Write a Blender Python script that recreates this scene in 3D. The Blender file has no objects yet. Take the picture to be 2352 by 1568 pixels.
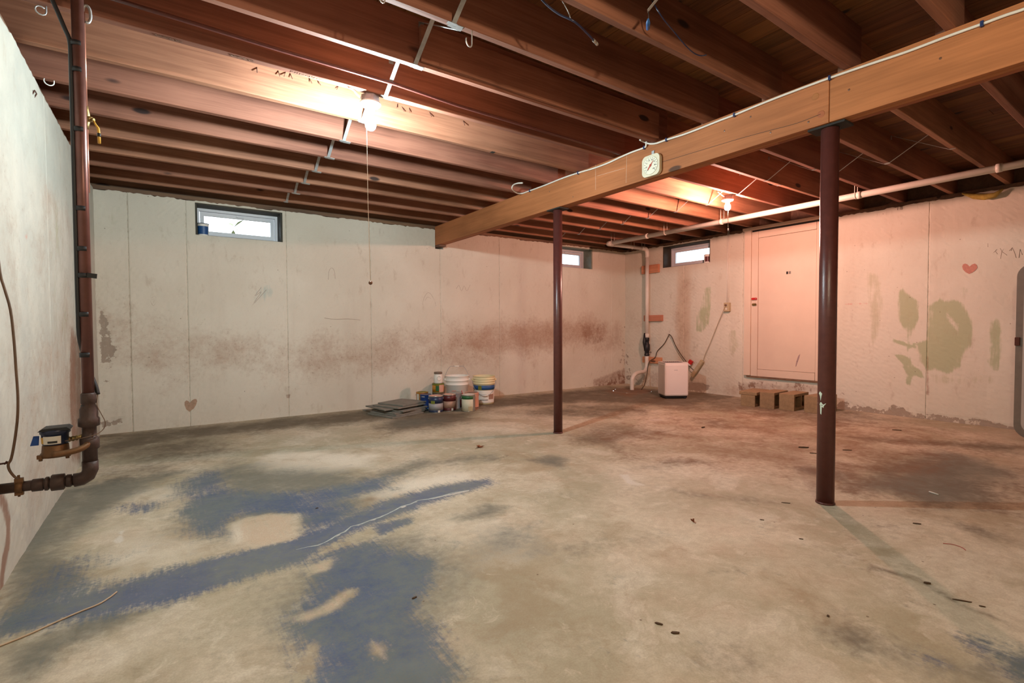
import bpy, bmesh, math, random
import numpy as np
from mathutils import Vector, Matrix
random.seed(7); RNG = np.random.default_rng(11)
PI = math.pi
S = bpy.context.scene
COL = S.collection

# ------------------------------------------------------------------ camera, sky, exposure
CAMROT = [[0.8211346, 0.0195898, -0.5703983], [-0.5707192, 0.0208491, -0.8208806], [-0.0041886, 0.9995907, 0.0283002]]
cam = bpy.data.cameras.new('camera'); cam.sensor_width = 36.0; cam.lens = 1137.33 / 2352 * 36.0
cam.clip_start = 0.05; cam.clip_end = 200
camo = bpy.data.objects.new('camera', cam); COL.objects.link(camo)
M4 = Matrix(CAMROT).to_4x4(); M4.translation = (0, 0, 0.9697); camo.matrix_world = M4
S.camera = camo
S.view_settings.view_transform = 'Standard'; S.view_settings.look = 'None'
S.view_settings.gamma = 1.0; S.view_settings.use_curve_mapping = False
S.view_settings.exposure = 0.14
try:
    S.cycles.use_denoising = True; S.cycles.max_bounces = 10; S.cycles.diffuse_bounces = 6
    S.cycles.sample_clamp_indirect = 8.0; S.cycles.caustics_reflective = False
except Exception: pass
wd = bpy.data.worlds.new('overcast_sky'); S.world = wd; wd.use_nodes = True
bg = wd.node_tree.nodes['Background']; bg.inputs['Color'].default_value = (0.82, 0.91, 1.0, 1); bg.inputs['Strength'].default_value = 5.0
BULB_WHITE = (0.80, 0.96, 1.0); BULB_PINK = (0.94, 0.46, 0.36); BULB_FRONT = (1.0, 0.82, 0.58)
P_BULB1, P_BULB2, P_BULB3 = 2850.0, 3300.0, 1450.0      # emission strengths of the three bare bulbs

# ------------------------------------------------------------------ measured frame of the room (metres)
XL, XR, YB, YF, ZW, ZJ, DJ = -0.5311, 6.4405, 5.8702, -3.0, 2.2489, 2.2828, 0.235
BX0, BX1, BZ0 = 2.8753, 2.9803, 2.0399
def jfar(i): return 2.7727 + 0.4064 * i

# ------------------------------------------------------------------ node helpers
def newmat(name):
    m = bpy.data.materials.new(name); m.use_nodes = True
    nt = m.node_tree; nt.nodes.clear()
    out = nt.nodes.new('ShaderNodeOutputMaterial'); b = nt.nodes.new('ShaderNodeBsdfPrincipled')
    nt.links.new(b.outputs[0], out.inputs[0]); return m, nt, b
def setin(nt, node, key, v):
    s = node.inputs[key]
    if isinstance(v, bpy.types.NodeSocket): nt.links.new(v, s)
    elif isinstance(v, (tuple, list)) and s.type == 'RGBA': s.default_value = (*v[:3], 1)
    else: s.default_value = v
def node(nt, t, ins=None, **props):
    n = nt.nodes.new(t)
    for k, v in props.items(): setattr(n, k, v)
    for k, v in (ins or {}).items(): setin(nt, n, k, v)
    return n
def mth(nt, op, a, b=0.0, c=None, clamp=False):
    n = node(nt, 'ShaderNodeMath', operation=op); n.use_clamp = clamp
    setin(nt, n, 0, a); setin(nt, n, 1, b)
    if c is not None: setin(nt, n, 2, c)
    return n.outputs[0]
def mix(nt, f, a, b):
    n = node(nt, 'ShaderNodeMix', data_type='RGBA')
    setin(nt, n, 0, f); setin(nt, n, 6, a); setin(nt, n, 7, b); return n.outputs[2]
def sstep(nt, v, lo, hi, tlo=0.0, thi=1.0):
    n = node(nt, 'ShaderNodeMapRange', interpolation_type='SMOOTHSTEP')
    for k, x in zip((0, 1, 2, 3, 4), (v, lo, hi, tlo, thi)): setin(nt, n, k, x)
    return n.outputs[0]
def noise(nt, vec, scale, detail=4.0, rough=0.55, dist=0.0):
    n = node(nt, 'ShaderNodeTexNoise'); setin(nt, n, 'Vector', vec)
    setin(nt, n, 'Scale', scale); setin(nt, n, 'Detail', detail); setin(nt, n, 'Roughness', rough); setin(nt, n, 'Distortion', dist)
    return n.outputs[0]
def mapping(nt, vec, scale=(1, 1, 1), loc=(0, 0, 0), rot=(0, 0, 0)):
    n = node(nt, 'ShaderNodeMapping'); setin(nt, n, 0, vec); setin(nt, n, 1, loc); setin(nt, n, 2, rot); setin(nt, n, 3, scale); return n.outputs[0]
def voro(nt, vec, scale, rnd=1.0, feature='F1'):
    n = node(nt, 'ShaderNodeTexVoronoi', feature=feature); setin(nt, n, 'Vector', vec); setin(nt, n, 'Scale', scale)
    setin(nt, n, 'Randomness', rnd); return n
def attr(nt, name): return node(nt, 'ShaderNodeAttribute', attribute_name=name).outputs['Fac']
def bump(nt, b, h, strength=0.2, dist=0.01):
    n = node(nt, 'ShaderNodeBump'); setin(nt, n, 'Height', h); setin(nt, n, 'Strength', strength); setin(nt, n, 'Distance', dist)
    nt.links.new(n.outputs[0], b.inputs['Normal'])
def objco(nt): return node(nt, 'ShaderNodeTexCoord').outputs['Object']
def rnd(nt): return node(nt, 'ShaderNodeObjectInfo').outputs['Random']

def plain(name, col, rough=0.6, metal=0.0, var=0.12, scale=14.0, bmp=0.0):
    m, nt, b = newmat(name)
    n = noise(nt, objco(nt), scale, 4, 0.6)
    dk = tuple(c * (1 - var * 1.6) for c in col); lt = tuple(min(1, c * (1 + var)) for c in col)
    setin(nt, b, 'Base Color', mix(nt, n, dk, lt)); setin(nt, b, 'Roughness', rough); setin(nt, b, 'Metallic', metal)
    if bmp: bump(nt, b, noise(nt, objco(nt), scale * 6, 3), bmp, 0.004)
    return m
def wood(name, c1, c2, knot, axis=0, grain=1.0, rough=0.75):
    m, nt, b = newmat(name)
    co = objco(nt); r = rnd(nt)
    sh = node(nt, 'ShaderNodeCombineXYZ'); setin(nt, sh, 0, mth(nt, 'MULTIPLY', r, 37.0)); setin(nt, sh, 1, mth(nt, 'MULTIPLY', r, 11.0)); setin(nt, sh, 2, mth(nt, 'MULTIPLY', r, 23.0))
    ad = node(nt, 'ShaderNodeVectorMath', operation='ADD'); setin(nt, ad, 0, co); setin(nt, ad, 1, sh.outputs[0])
    v = ad.outputs[0]
    sc = [16.0, 16.0, 16.0]; sc[axis] = 0.9
    g1 = noise(nt, mapping(nt, v, tuple(sc)), 1.0, 6, 0.62, 0.6)
    sc2 = [110.0] * 3; sc2[axis] = 2.5
    g2 = noise(nt, mapping(nt, v, tuple(sc2)), 1.0, 3, 0.6)
    big = noise(nt, v, 1.3, 3, 0.5)
    f = mth(nt, 'ADD', mth(nt, 'MULTIPLY', g1, 0.75), mth(nt, 'MULTIPLY', g2, 0.35 * grain))
    f = mth(nt, 'ADD', f, mth(nt, 'MULTIPLY', mth(nt, 'SUBTRACT', big, 0.5), 0.7))
    col = mix(nt, sstep(nt, f, 0.25, 0.85), c1, c2)
    ks = [7.0] * 3; ks[axis] = 2.6
    vk = voro(nt, mapping(nt, v, tuple(ks)), 1.0)
    k = sstep(nt, vk.outputs['Distance'], 0.10, 0.17, 1.0, 0.0)
    pick = sstep(nt, node(nt, 'ShaderNodeSeparateColor', {0: vk.outputs['Color']}).outputs[0], 0.72, 0.75)
    col = mix(nt, mth(nt, 'MULTIPLY', k, pick), col, knot)
    hsv = node(nt, 'ShaderNodeHueSaturation'); setin(nt, hsv, 'Color', col)
    setin(nt, hsv, 'Value', mth(nt, 'ADD', mth(nt, 'MULTIPLY', r, 0.3), 0.85))
    setin(nt, hsv, 'Hue', mth(nt, 'ADD', mth(nt, 'MULTIPLY', r, 0.015), 0.4925))
    setin(nt, b, 'Base Color', hsv.outputs[0]); setin(nt, b, 'Roughness', rough)
    bump(nt, b, g2, 0.15, 0.003); return m
def glow(name, col, strength):
    m, nt, b = newmat(name); setin(nt, b, 'Base Color', (0.9, 0.9, 0.88))
    setin(nt, b, 'Emission Color', col); setin(nt, b, 'Emission Strength', strength); return m

MAT = dict(
    joist=wood('joist_lumber', (0.165, 0.060, 0.030), (0.38, 0.165, 0.094), (0.035, 0.015, 0.010), 0),
    beam=wood('beam_lumber', (0.25, 0.082, 0.024), (0.45, 0.155, 0.055), (0.08, 0.03, 0.012), 1),
    sub=wood('subfloor_board', (0.075, 0.027, 0.007), (0.25, 0.10, 0.027), (0.022, 0.009, 0.004), 1),
    sill=wood('sill_lumber', (0.10, 0.055, 0.035), (0.24, 0.13, 0.075), (0.04, 0.02, 0.012), 0),
    block=wood('wall_cleat', (0.45, 0.17, 0.09), (0.66, 0.30, 0.17), (0.12, 0.05, 0.03), 1),
    post=plain('post_paint', (0.11, 0.033, 0.027), 0.32, 0.0, 0.25, 30, 0.15),
    copper=plain('aged_copper', (0.17, 0.072, 0.058), 0.36, 0.45, 0.35, 14),
    oldpipe=plain('dull_brown_pipe', (0.075, 0.045, 0.036), 0.55, 0.3, 0.4, 22, 0.2),
    brightcopper=plain('copper_tube', (0.62, 0.28, 0.20), 0.35, 0.7, 0.2, 16),
    brass=plain('brass', (0.42, 0.30, 0.12), 0.4, 0.8, 0.35, 25),
    bronze=plain('meter_bronze', (0.20, 0.10, 0.042), 0.5, 0.5, 0.4, 30, 0.2),
    galv=plain('galvanised_steel', (0.42, 0.43, 0.43), 0.5, 0.55, 0.25, 40),
    zinc=plain('zinc_hook', (0.75, 0.73, 0.70), 0.4, 0.6, 0.1, 30),
    pvc=plain('pvc_white', (0.74, 0.68, 0.60), 0.42, 0.0, 0.08, 10),
    black=plain('black_rubber', (0.012, 0.012, 0.014), 0.5, 0.0, 0.3, 30),
    navyplast=plain('navy_plastic', (0.012, 0.018, 0.05), 0.35, 0.0, 0.3, 20),
    clip=plain('blue_clip', (0.012, 0.03, 0.11), 0.4, 0.0, 0.2, 40),
    whitecable=plain('white_cable', (0.72, 0.68, 0.60), 0.5, 0.0, 0.1, 20),
    brownwire=plain('brown_wire', (0.16, 0.09, 0.05), 0.6, 0.0, 0.3, 20),
    drkcord=plain('olive_cord', (0.06, 0.04, 0.02), 0.6, 0.0, 0.3, 20),
    beigecord=plain('beige_cord', (0.55, 0.42, 0.28), 0.6, 0.0, 0.15, 20),
    beige=plain('beige_plastic', (0.50, 0.40, 0.24), 0.5, 0.0, 0.12, 20),
    white=plain('white_plastic', (0.82, 0.80, 0.78), 0.4, 0.0, 0.03, 8),
    porcelain=plain('porcelain', (0.86, 0.86, 0.84), 0.25, 0.0, 0.03, 8),
    boxsteel=plain('box_steel', (0.36, 0.34, 0.36), 0.45, 0.6, 0.25, 40),
    vinyl=plain('window_vinyl', (0.74, 0.76, 0.80), 0.45, 0.0, 0.05, 8),
    buck=plain('dark_window_lining', (0.045, 0.040, 0.026), 0.7, 0.0, 0.4, 12),
    buckpale=plain('grey_green_lining', (0.25, 0.30, 0.25), 0.7, 0.0, 0.3, 12),
    string=plain('pull_string', (0.75, 0.66, 0.55), 0.8, 0.0, 0.1, 30),
    bead=plain('wooden_bead', (0.16, 0.07, 0.035), 0.35, 0.0, 0.3, 30),
    doorpaint=plain('door_paint', (0.74, 0.60, 0.48), 0.6, 0.0, 0.06, 4, 0.05),
    red=plain('red_plastic', (0.55, 0.012, 0.012), 0.4, 0.0, 0.15, 20),
    gold=plain('gold_latch', (0.25, 0.15, 0.04), 0.4, 0.6, 0.3, 30),
    cinder=plain('cinder_block', (0.34, 0.235, 0.13), 0.9, 0.0, 0.3, 26, 0.6),
    dryer=plain('appliance_white', (0.80, 0.73, 0.70), 0.35, 0.0, 0.03, 5),
    dark=plain('dark_void', (0.02, 0.017, 0.014), 0.8, 0.0, 0.3, 12),
    tankrim=plain('grey_rim', (0.16, 0.135, 0.105), 0.6, 0.0, 0.2, 12),
    tankface=plain('grey_enamel', (0.40, 0.37, 0.33), 0.5, 0.0, 0.1, 5),
    slate=plain('slate_grey', (0.24, 0.225, 0.19), 0.75, 0.0, 0.3, 14, 0.3),
    smudge=plain('purple_grey_smudge', (0.40, 0.28, 0.27), 0.85, 0.0, 0.4, 60),
    crackfill=plain('pale_crack_filler', (0.50, 0.55, 0.52), 0.85, 0.0, 0.3, 40),
    heartpink=plain('pink_heart_paint', (0.58, 0.26, 0.20), 0.85, 0.0, 0.25, 50), heartbrown=plain('brown_heart_paint', (0.47, 0.32, 0.22), 0.85, 0.0, 0.3, 50),
    leaf=plain('dry_leaf', (0.28, 0.085, 0.03), 0.8, 0.0, 0.4, 40),
    bark=plain('bark_chip', (0.085, 0.045, 0.018), 0.9, 0.0, 0.4, 40),
    stick=plain('pale_stick', (0.70, 0.66, 0.58), 0.7, 0.0, 0.15, 30),
    redstr=plain('red_thread', (0.45, 0.07, 0.06), 0.8, 0.0, 0.2, 30),
    rust=plain('rusty_nail', (0.09, 0.03, 0.018), 0.8, 0.2, 0.4, 40),
    cream=plain('cream_label', (0.66, 0.62, 0.46), 0.5, 0.0, 0.08, 25),
    paper=plain('paper_label', (0.70, 0.66, 0.58), 0.6, 0.0, 0.08, 25),
    ink=plain('black_ink', (0.03, 0.028, 0.026), 0.7, 0.0, 0.2, 40),
    fadeink=plain('faded_stamp_ink', (0.17, 0.085, 0.05), 0.8, 0.0, 0.3, 60),
    pencil=plain('pencil_line', (0.40, 0.30, 0.24), 0.9, 0.0, 0.2, 60),
    chalk=plain('chalk_line', (0.75, 0.60, 0.48), 0.9, 0.0, 0.15, 60),
    pailwhite=plain('pail_white', (0.88, 0.85, 0.78), 0.45, 0.0, 0.06, 9),
    pailcream=plain('pail_cream', (0.80, 0.70, 0.42), 0.45, 0.0, 0.08, 9),
    bluelab=plain('blue_label', (0.02, 0.09, 0.26), 0.45, 0.0, 0.15, 20),
    royal=plain('royal_blue_can', (0.008, 0.04, 0.19), 0.4, 0.0, 0.2, 20),
    ltblue=plain('light_blue_band', (0.16, 0.33, 0.52), 0.45, 0.0, 0.15, 20),
    navycan=plain('navy_can', (0.022, 0.035, 0.085), 0.4, 0.0, 0.2, 20),
    greyband=plain('grey_band', (0.34, 0.33, 0.33), 0.45, 0.0, 0.1, 20),
    maroon=plain('maroon_can', (0.11, 0.018, 0.018), 0.4, 0.0, 0.2, 20),
    tanband=plain('tan_band', (0.42, 0.24, 0.17), 0.45, 0.0, 0.1, 20),
    greenlab=plain('green_label', (0.02, 0.12, 0.035), 0.45, 0.0, 0.2, 20),
    orange=plain('orange_can', (0.55, 0.22, 0.02), 0.4, 0.0, 0.15, 20),
    yellowgreen=plain('olive_can', (0.20, 0.22, 0.03), 0.4, 0.0, 0.2, 20),
    pinklab=plain('pink_label', (0.72, 0.38, 0.28), 0.5, 0.0, 0.1, 20),
    tin=plain('tin_lid', (0.50, 0.47, 0.42), 0.35, 0.8, 0.2, 20),
    taupe=plain('taupe_lid', (0.20, 0.14, 0.10), 0.5, 0.2, 0.2, 20),
    concrete=plain('pit_concrete', (0.20, 0.12, 0.07), 0.9, 0.0, 0.3, 10, 0.3),
    asphalt=plain('outside_soil', (0.22, 0.2, 0.16), 0.9, 0.0, 0.3, 3),
    siding=plain('far_siding', (0.42, 0.52, 0.56), 0.7, 0.0, 0.05, 2),
    weed=plain('weed_leaf', (0.25, 0.30, 0.14), 0.7, 0.0, 0.3, 20),
    twig=plain('bare_twig', (0.22, 0.18, 0.14), 0.8, 0.0, 0.3, 20),
    dialface=plain('dial_face', (0.74, 0.72, 0.58), 0.4, 0.0, 0.05, 20),
    needle=plain('needle_red', (0.50, 0.06, 0.04), 0.5, 0.0, 0.1, 20),
    yellow=plain('yellow_handle', (0.72, 0.40, 0.06), 0.4, 0.0, 0.15, 20),
    tagblue=plain('blue_tag', (0.005, 0.06, 0.28), 0.5, 0.0, 0.1, 20),
    insul=plain('yellow_fibre', (0.50, 0.36, 0.08), 0.9, 0.0, 0.4, 30, 0.5),
    steel=plain('brushed_strip', (0.50, 0.50, 0.50), 0.35, 0.8, 0.1, 20),
    splash=plain('mint_paint_splash', (0.62, 0.74, 0.62), 0.5, 0.0, 0.05, 20),
    bulb1=glow('bulb_glow_white', BULB_WHITE, P_BULB1), bulb2=glow('bulb_glow_warm', BULB_PINK, P_BULB2),
    bulb3=glow('bulb_glow_front', BULB_FRONT, P_BULB3),
)
def glassmat():
    m = bpy.data.materials.new('window_glass'); m.use_nodes = True; nt = m.node_tree; nt.nodes.clear()
    out = nt.nodes.new('ShaderNodeOutputMaterial'); t = node(nt, 'ShaderNodeBsdfTransparent', {0: (0.95, 0.97, 0.97)})
    g = node(nt, 'ShaderNodeBsdfGlossy', {'Roughness': 0.02}); mx = nt.nodes.new('ShaderNodeMixShader')
    f = node(nt, 'ShaderNodeFresnel', {'IOR': 1.45}); nt.links.new(f.outputs[0], mx.inputs[0])
    nt.links.new(t.outputs[0], mx.inputs[1]); nt.links.new(g.outputs[0], mx.inputs[2]); nt.links.new(mx.outputs[0], out.inputs[0]); return m
MAT['glass'] = glassmat()

def floor_mat():
    m, nt, b = newmat('stained_concrete_floor')
    co = objco(nt)
    n1 = noise(nt, co, 1.1, 5, 0.6, 0.4); n2 = noise(nt, co, 5.0, 7, 0.65, 0.3); n3 = noise(nt, co, 26.0, 6, 0.65); n4 = noise(nt, co, 150.0, 3, 0.6)
    base = mix(nt, sstep(nt, n1, 0.36, 0.64), (0.40, 0.36, 0.25), (0.62, 0.545, 0.415))
    base = mix(nt, sstep(nt, n2, 0.45, 0.80, 0.0, 0.55), base, (0.70, 0.635, 0.51))
    base = mix(nt, sstep(nt, n2, 0.22, 0.47, 0.62, 0.0), base, (0.27, 0.205, 0.125))
    pinkish = sstep(nt, noise(nt, co, 2.3, 5, 0.6), 0.52, 0.75, 0.0, 0.5)
    base = mix(nt, pinkish, base, (0.57, 0.44, 0.325))
    nm = noise(nt, co, 2.6, 6, 0.62, 0.5)
    wrp = node(nt, 'ShaderNodeVectorMath', operation='ADD'); setin(nt, wrp, 0, co)
    wn = node(nt, 'ShaderNodeTexNoise'); setin(nt, wn, 'Vector', co); setin(nt, wn, 'Scale', 1.7); setin(nt, wn, 'Detail', 5.0)
    ws = node(nt, 'ShaderNodeVectorMath', operation='SCALE'); setin(nt, ws, 0, wn.outputs[1]); setin(nt, ws, 'Scale', 0.8); nt.links.new(ws.outputs[0], wrp.inputs[1])
    cl = noise(nt, wrp.outputs[0], 1.6, 9, 0.66, 0.2); cl2 = noise(nt, wrp.outputs[0], 6.0, 9, 0.70, 0.4)
    base = mix(nt, sstep(nt, cl, 0.51, 0.66, 0.0, 0.52), base, (0.31, 0.225, 0.13))
    base = mix(nt, sstep(nt, cl, 0.36, 0.46, 0.5, 0.0), base, (0.72, 0.66, 0.54))
    base = mix(nt, sstep(nt, cl2, 0.55, 0.67, 0.0, 0.42), base, (0.34, 0.25, 0.15))
    base = mix(nt, sstep(nt, cl2, 0.34, 0.44, 0.42, 0.0), base, (0.74, 0.67, 0.54))
    base = mix(nt, sstep(nt, n3, 0.38, 0.62, 0.0, 0.22), base, (0.30, 0.23, 0.14))
    ed = mth(nt, 'ADD', mth(nt, 'MULTIPLY', mth(nt, 'SUBTRACT', n2, 0.5), 0.9), mth(nt, 'MULTIPLY', mth(nt, 'SUBTRACT', n3, 0.5), 0.55))
    ed = mth(nt, 'ADD', ed, mth(nt, 'MULTIPLY', mth(nt, 'SUBTRACT', nm, 0.5), 0.9))
    pale = sstep(nt, mth(nt, 'ADD', attr(nt, 'pale'), ed), 0.3, 0.9)
    base = mix(nt, mth(nt, 'MULTIPLY', pale, 0.8), base, (0.74, 0.68, 0.56))
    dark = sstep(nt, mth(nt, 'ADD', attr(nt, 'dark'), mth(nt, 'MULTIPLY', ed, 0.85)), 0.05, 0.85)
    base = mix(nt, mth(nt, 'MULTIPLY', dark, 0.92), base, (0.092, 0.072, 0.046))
    grn = sstep(nt, mth(nt, 'ADD', attr(nt, 'slateblue'), mth(nt, 'MULTIPLY', ed, 0.8)), 0.1, 0.85)
    base = mix(nt, mth(nt, 'MULTIPLY', grn, 0.84), base, (0.115, 0.125, 0.105))
    st1 = noise(nt, mapping(nt, co, (60, 5, 1), (0, 0, 0), (0, 0, 0.55)), 1.0, 4, 0.7)
    wear = mth(nt, 'ADD', mth(nt, 'MULTIPLY', mth(nt, 'SUBTRACT', st1, 0.5), 1.15), ed)
    n5 = noise(nt, co, 60.0, 5, 0.7)
    wear = mth(nt, 'ADD', wear, mth(nt, 'MULTIPLY', mth(nt, 'SUBTRACT', n5, 0.5), 1.3))
    blue = sstep(nt, mth(nt, 'ADD', attr(nt, 'blue'), mth(nt, 'MULTIPLY', wear, 0.8)), 0.18, 0.78)
    bcol = mix(nt, sstep(nt, mth(nt, 'ADD', mth(nt, 'MULTIPLY', nm, 0.6), mth(nt, 'MULTIPLY', n3, 0.4)), 0.38, 0.62), (0.036, 0.082, 0.185), (0.115, 0.155, 0.17))
    base = mix(nt, mth(nt, 'MULTIPLY', blue, 0.88), base, bcol)
    sand = sstep(nt, mth(nt, 'ADD', attr(nt, 'sand'), mth(nt, 'MULTIPLY', wear, 0.7)), 0.35, 0.85)
    base = mix(nt, mth(nt, 'MULTIPLY', sand, 0.8), base, mix(nt, n3, (0.48, 0.35, 0.23), (0.64, 0.51, 0.38)))
    white = sstep(nt, mth(nt, 'ADD', attr(nt, 'white'), mth(nt, 'MULTIPLY', ed, 0.7)), 0.42, 0.62)
    base = mix(nt, mth(nt, 'MULTIPLY', white, 0.8), base, (0.66, 0.62, 0.54))
    rust_and_light = sstep(nt, mth(nt, 'ADD', attr(nt, 'rust'), ed), 0.3, 0.9)  # rust stains, plus pink lamp light and a column shadow put into colour
    base = mix(nt, mth(nt, 'MULTIPLY', rust_and_light, 0.7), base, (0.20, 0.09, 0.04))
    sp = voro(nt, co, 11.0)
    spk = mth(nt, 'MULTIPLY', sstep(nt, sp.outputs['Distance'], 0.035, 0.06, 1.0, 0.0), sstep(nt, node(nt, 'ShaderNodeSeparateColor', {0: sp.outputs['Color']}).outputs[0], 0.80, 0.82))
    base = mix(nt, mth(nt, 'MULTIPLY', spk, 0.75), base, (0.09, 0.05, 0.025))
    base = mix(nt, sstep(nt, n4, 0.3, 0.7, 0.0, 0.22), base, (0.22, 0.16, 0.10))
    hv = node(nt, 'ShaderNodeHueSaturation'); setin(nt, hv, 'Color', base); setin(nt, hv, 'Value', 1.1); setin(nt, hv, 'Saturation', 1.0)
    setin(nt, b, 'Base Color', hv.outputs[0]); setin(nt, b, 'Roughness', sstep(nt, n2, 0.2, 0.8, 0.48, 0.78)); setin(nt, b, 'Specular IOR Level', 0.35)
    bump(nt, b, mth(nt, 'ADD', n3, mth(nt, 'MULTIPLY', cl2, 1.5)), 0.30, 0.006); return m
def wall_mat():
    m, nt, b = newmat('stained_whitewashed_concrete')
    co = objco(nt)
    n1 = noise(nt, co, 0.9, 4, 0.55); n2 = noise(nt, co, 4.5, 7, 0.66, 0.2); n3 = noise(nt, co, 22.0, 7, 0.68); n4 = noise(nt, co, 120.0, 3, 0.6)
    streak = noise(nt, mapping(nt, co, (3.2, 3.2, 0.35)), 1.0, 5, 0.6)
    base = mix(nt, sstep(nt, n1, 0.3, 0.7), (0.645, 0.60, 0.50), (0.73, 0.695, 0.595))
    base = mix(nt, sstep(nt, streak, 0.52, 0.78, 0.0, 0.4), base, (0.56, 0.49, 0.40))
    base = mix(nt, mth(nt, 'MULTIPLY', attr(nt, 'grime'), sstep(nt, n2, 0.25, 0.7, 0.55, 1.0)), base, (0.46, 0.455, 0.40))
    ed = mth(nt, 'ADD', mth(nt, 'MULTIPLY', mth(nt, 'SUBTRACT', n2, 0.5), 0.9), mth(nt, 'MULTIPLY', mth(nt, 'SUBTRACT', n3, 0.5), 0.85))
    nd = noise(nt, co, 2.0, 6, 0.62, 0.6)
    edd = mth(nt, 'ADD', ed, mth(nt, 'MULTIPLY', mth(nt, 'SUBTRACT', nd, 0.5), 1.3))
    dirt = sstep(nt, mth(nt, 'ADD', attr(nt, 'dirt'), edd), 0.2, 1.25)
    base = mix(nt, mth(nt, 'MULTIPLY', dirt, 0.85), base, (0.40, 0.265, 0.185))
    spk2 = sstep(nt, noise(nt, co, 48.0, 6, 0.7), 0.56, 0.68)
    base = mix(nt, mth(nt, 'MULTIPLY', mth(nt, 'MULTIPLY', spk2, sstep(nt, mth(nt, 'ADD', attr(nt, 'dirt'), edd), 0.05, 0.9, 0.08, 1.0)), 0.6), base, (0.24, 0.145, 0.085))
    brush = noise(nt, mapping(nt, co, (26, 26, 3.0)), 1.0, 5, 0.65)
    edg = mth(nt, 'ADD', mth(nt, 'MULTIPLY', mth(nt, 'SUBTRACT', brush, 0.5), 1.1), mth(nt, 'MULTIPLY', mth(nt, 'SUBTRACT', n2, 0.5), 0.9))
    for nm, colr, amt in (('green', (0.33, 0.40, 0.205), 0.66), ('olive', (0.40, 0.40, 0.22), 0.45), ('pink', (0.62, 0.22, 0.17), 0.6), ('teal', (0.33, 0.47, 0.45), 0.5)):
        base = mix(nt, mth(nt, 'MULTIPLY', sstep(nt, mth(nt, 'ADD', attr(nt, nm), edg), 0.35, 0.75), amt), base, colr)
    peel = sstep(nt, mth(nt, 'ADD', attr(nt, 'peel'), mth(nt, 'MULTIPLY', ed, 1.25)), 0.47, 0.55)
    base = mix(nt, peel, base, mix(nt, n3, (0.30, 0.24, 0.185), (0.44, 0.37, 0.30)))
    rust = sstep(nt, mth(nt, 'ADD', attr(nt, 'rust'), mth(nt, 'MULTIPLY', ed, 0.6)), 0.3, 0.8)
    base = mix(nt, mth(nt, 'MULTIPLY', rust, 0.75), base, (0.22, 0.085, 0.04))
    ln = sstep(nt, mth(nt, 'ADD', attr(nt, 'seam'), mth(nt, 'MULTIPLY', mth(nt, 'SUBTRACT', n3, 0.5), 0.9)), 0.4, 0.7)
    base = mix(nt, mth(nt, 'MULTIPLY', ln, 0.6), base, (0.20, 0.14, 0.085))
    sp = voro(nt, co, 9.0)
    spk = mth(nt, 'MULTIPLY', sstep(nt, sp.outputs['Distance'], 0.03, 0.055, 1.0, 0.0), sstep(nt, node(nt, 'ShaderNodeSeparateColor', {0: sp.outputs['Color']}).outputs[0], 0.78, 0.80))
    base = mix(nt, mth(nt, 'MULTIPLY', spk, 0.65), base, (0.16, 0.10, 0.06))
    fine = sstep(nt, n4, 0.62, 0.75, 0.0, 0.28)
    base = mix(nt, fine, base, (0.36, 0.28, 0.20))
    base = mix(nt, sstep(nt, noise(nt, mapping(nt, co, (9, 9, 4)), 1.0, 7, 0.7), 0.56, 0.72, 0.0, 0.35), base, (0.40, 0.31, 0.22))
    setin(nt, b, 'Base Color', base); setin(nt, b, 'Roughness', 0.88); setin(nt, b, 'Specular IOR Level', 0.25)
    h = mth(nt, 'SUBTRACT', mth(nt, 'ADD', n3, mth(nt, 'MULTIPLY', n2, 1.2)), mth(nt, 'MULTIPLY', peel, 1.4))
    bump(nt, b, h, 0.16, 0.005); return m
MAT['floor'] = floor_mat(); MAT['wall'] = wall_mat()

# ------------------------------------------------------------------ mesh helpers
def link(o, parent=None):
    COL.objects.link(o)
    if parent is not None: o.parent = parent
    return o
def tag(o, label=None, cat=None, group=None, kind=None):
    if label: o['label'] = label
    if cat: o['category'] = cat
    if group: o['group'] = group
    if kind: o['kind'] = kind
    return o
def thing(name, loc, label=None, cat=None, group=None, kind=None, rotz=0.0):
    o = bpy.data.objects.new(name, None); o.empty_display_size = 0.05; o.location = loc; o.rotation_euler = (0, 0, rotz)
    COL.objects.link(o); return tag(o, label, cat, group, kind)
def catmull(pts, n=6):
    P = [Vector(p) for p in pts]
    if len(P) < 3: return P
    P = [P[0] * 2 - P[1]] + P + [P[-1] * 2 - P[-2]]; out = []
    for i in range(1, len(P) - 2):
        a, b, c, d = P[i - 1:i + 3]
        for k in range(n):
            t = k / n
            out.append(0.5 * ((2 * b) + (c - a) * t + (2 * a - 5 * b + 4 * c - d) * t * t + (3 * b - a - 3 * c + d) * t ** 3))
    out.append(P[-2]); return out
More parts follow.
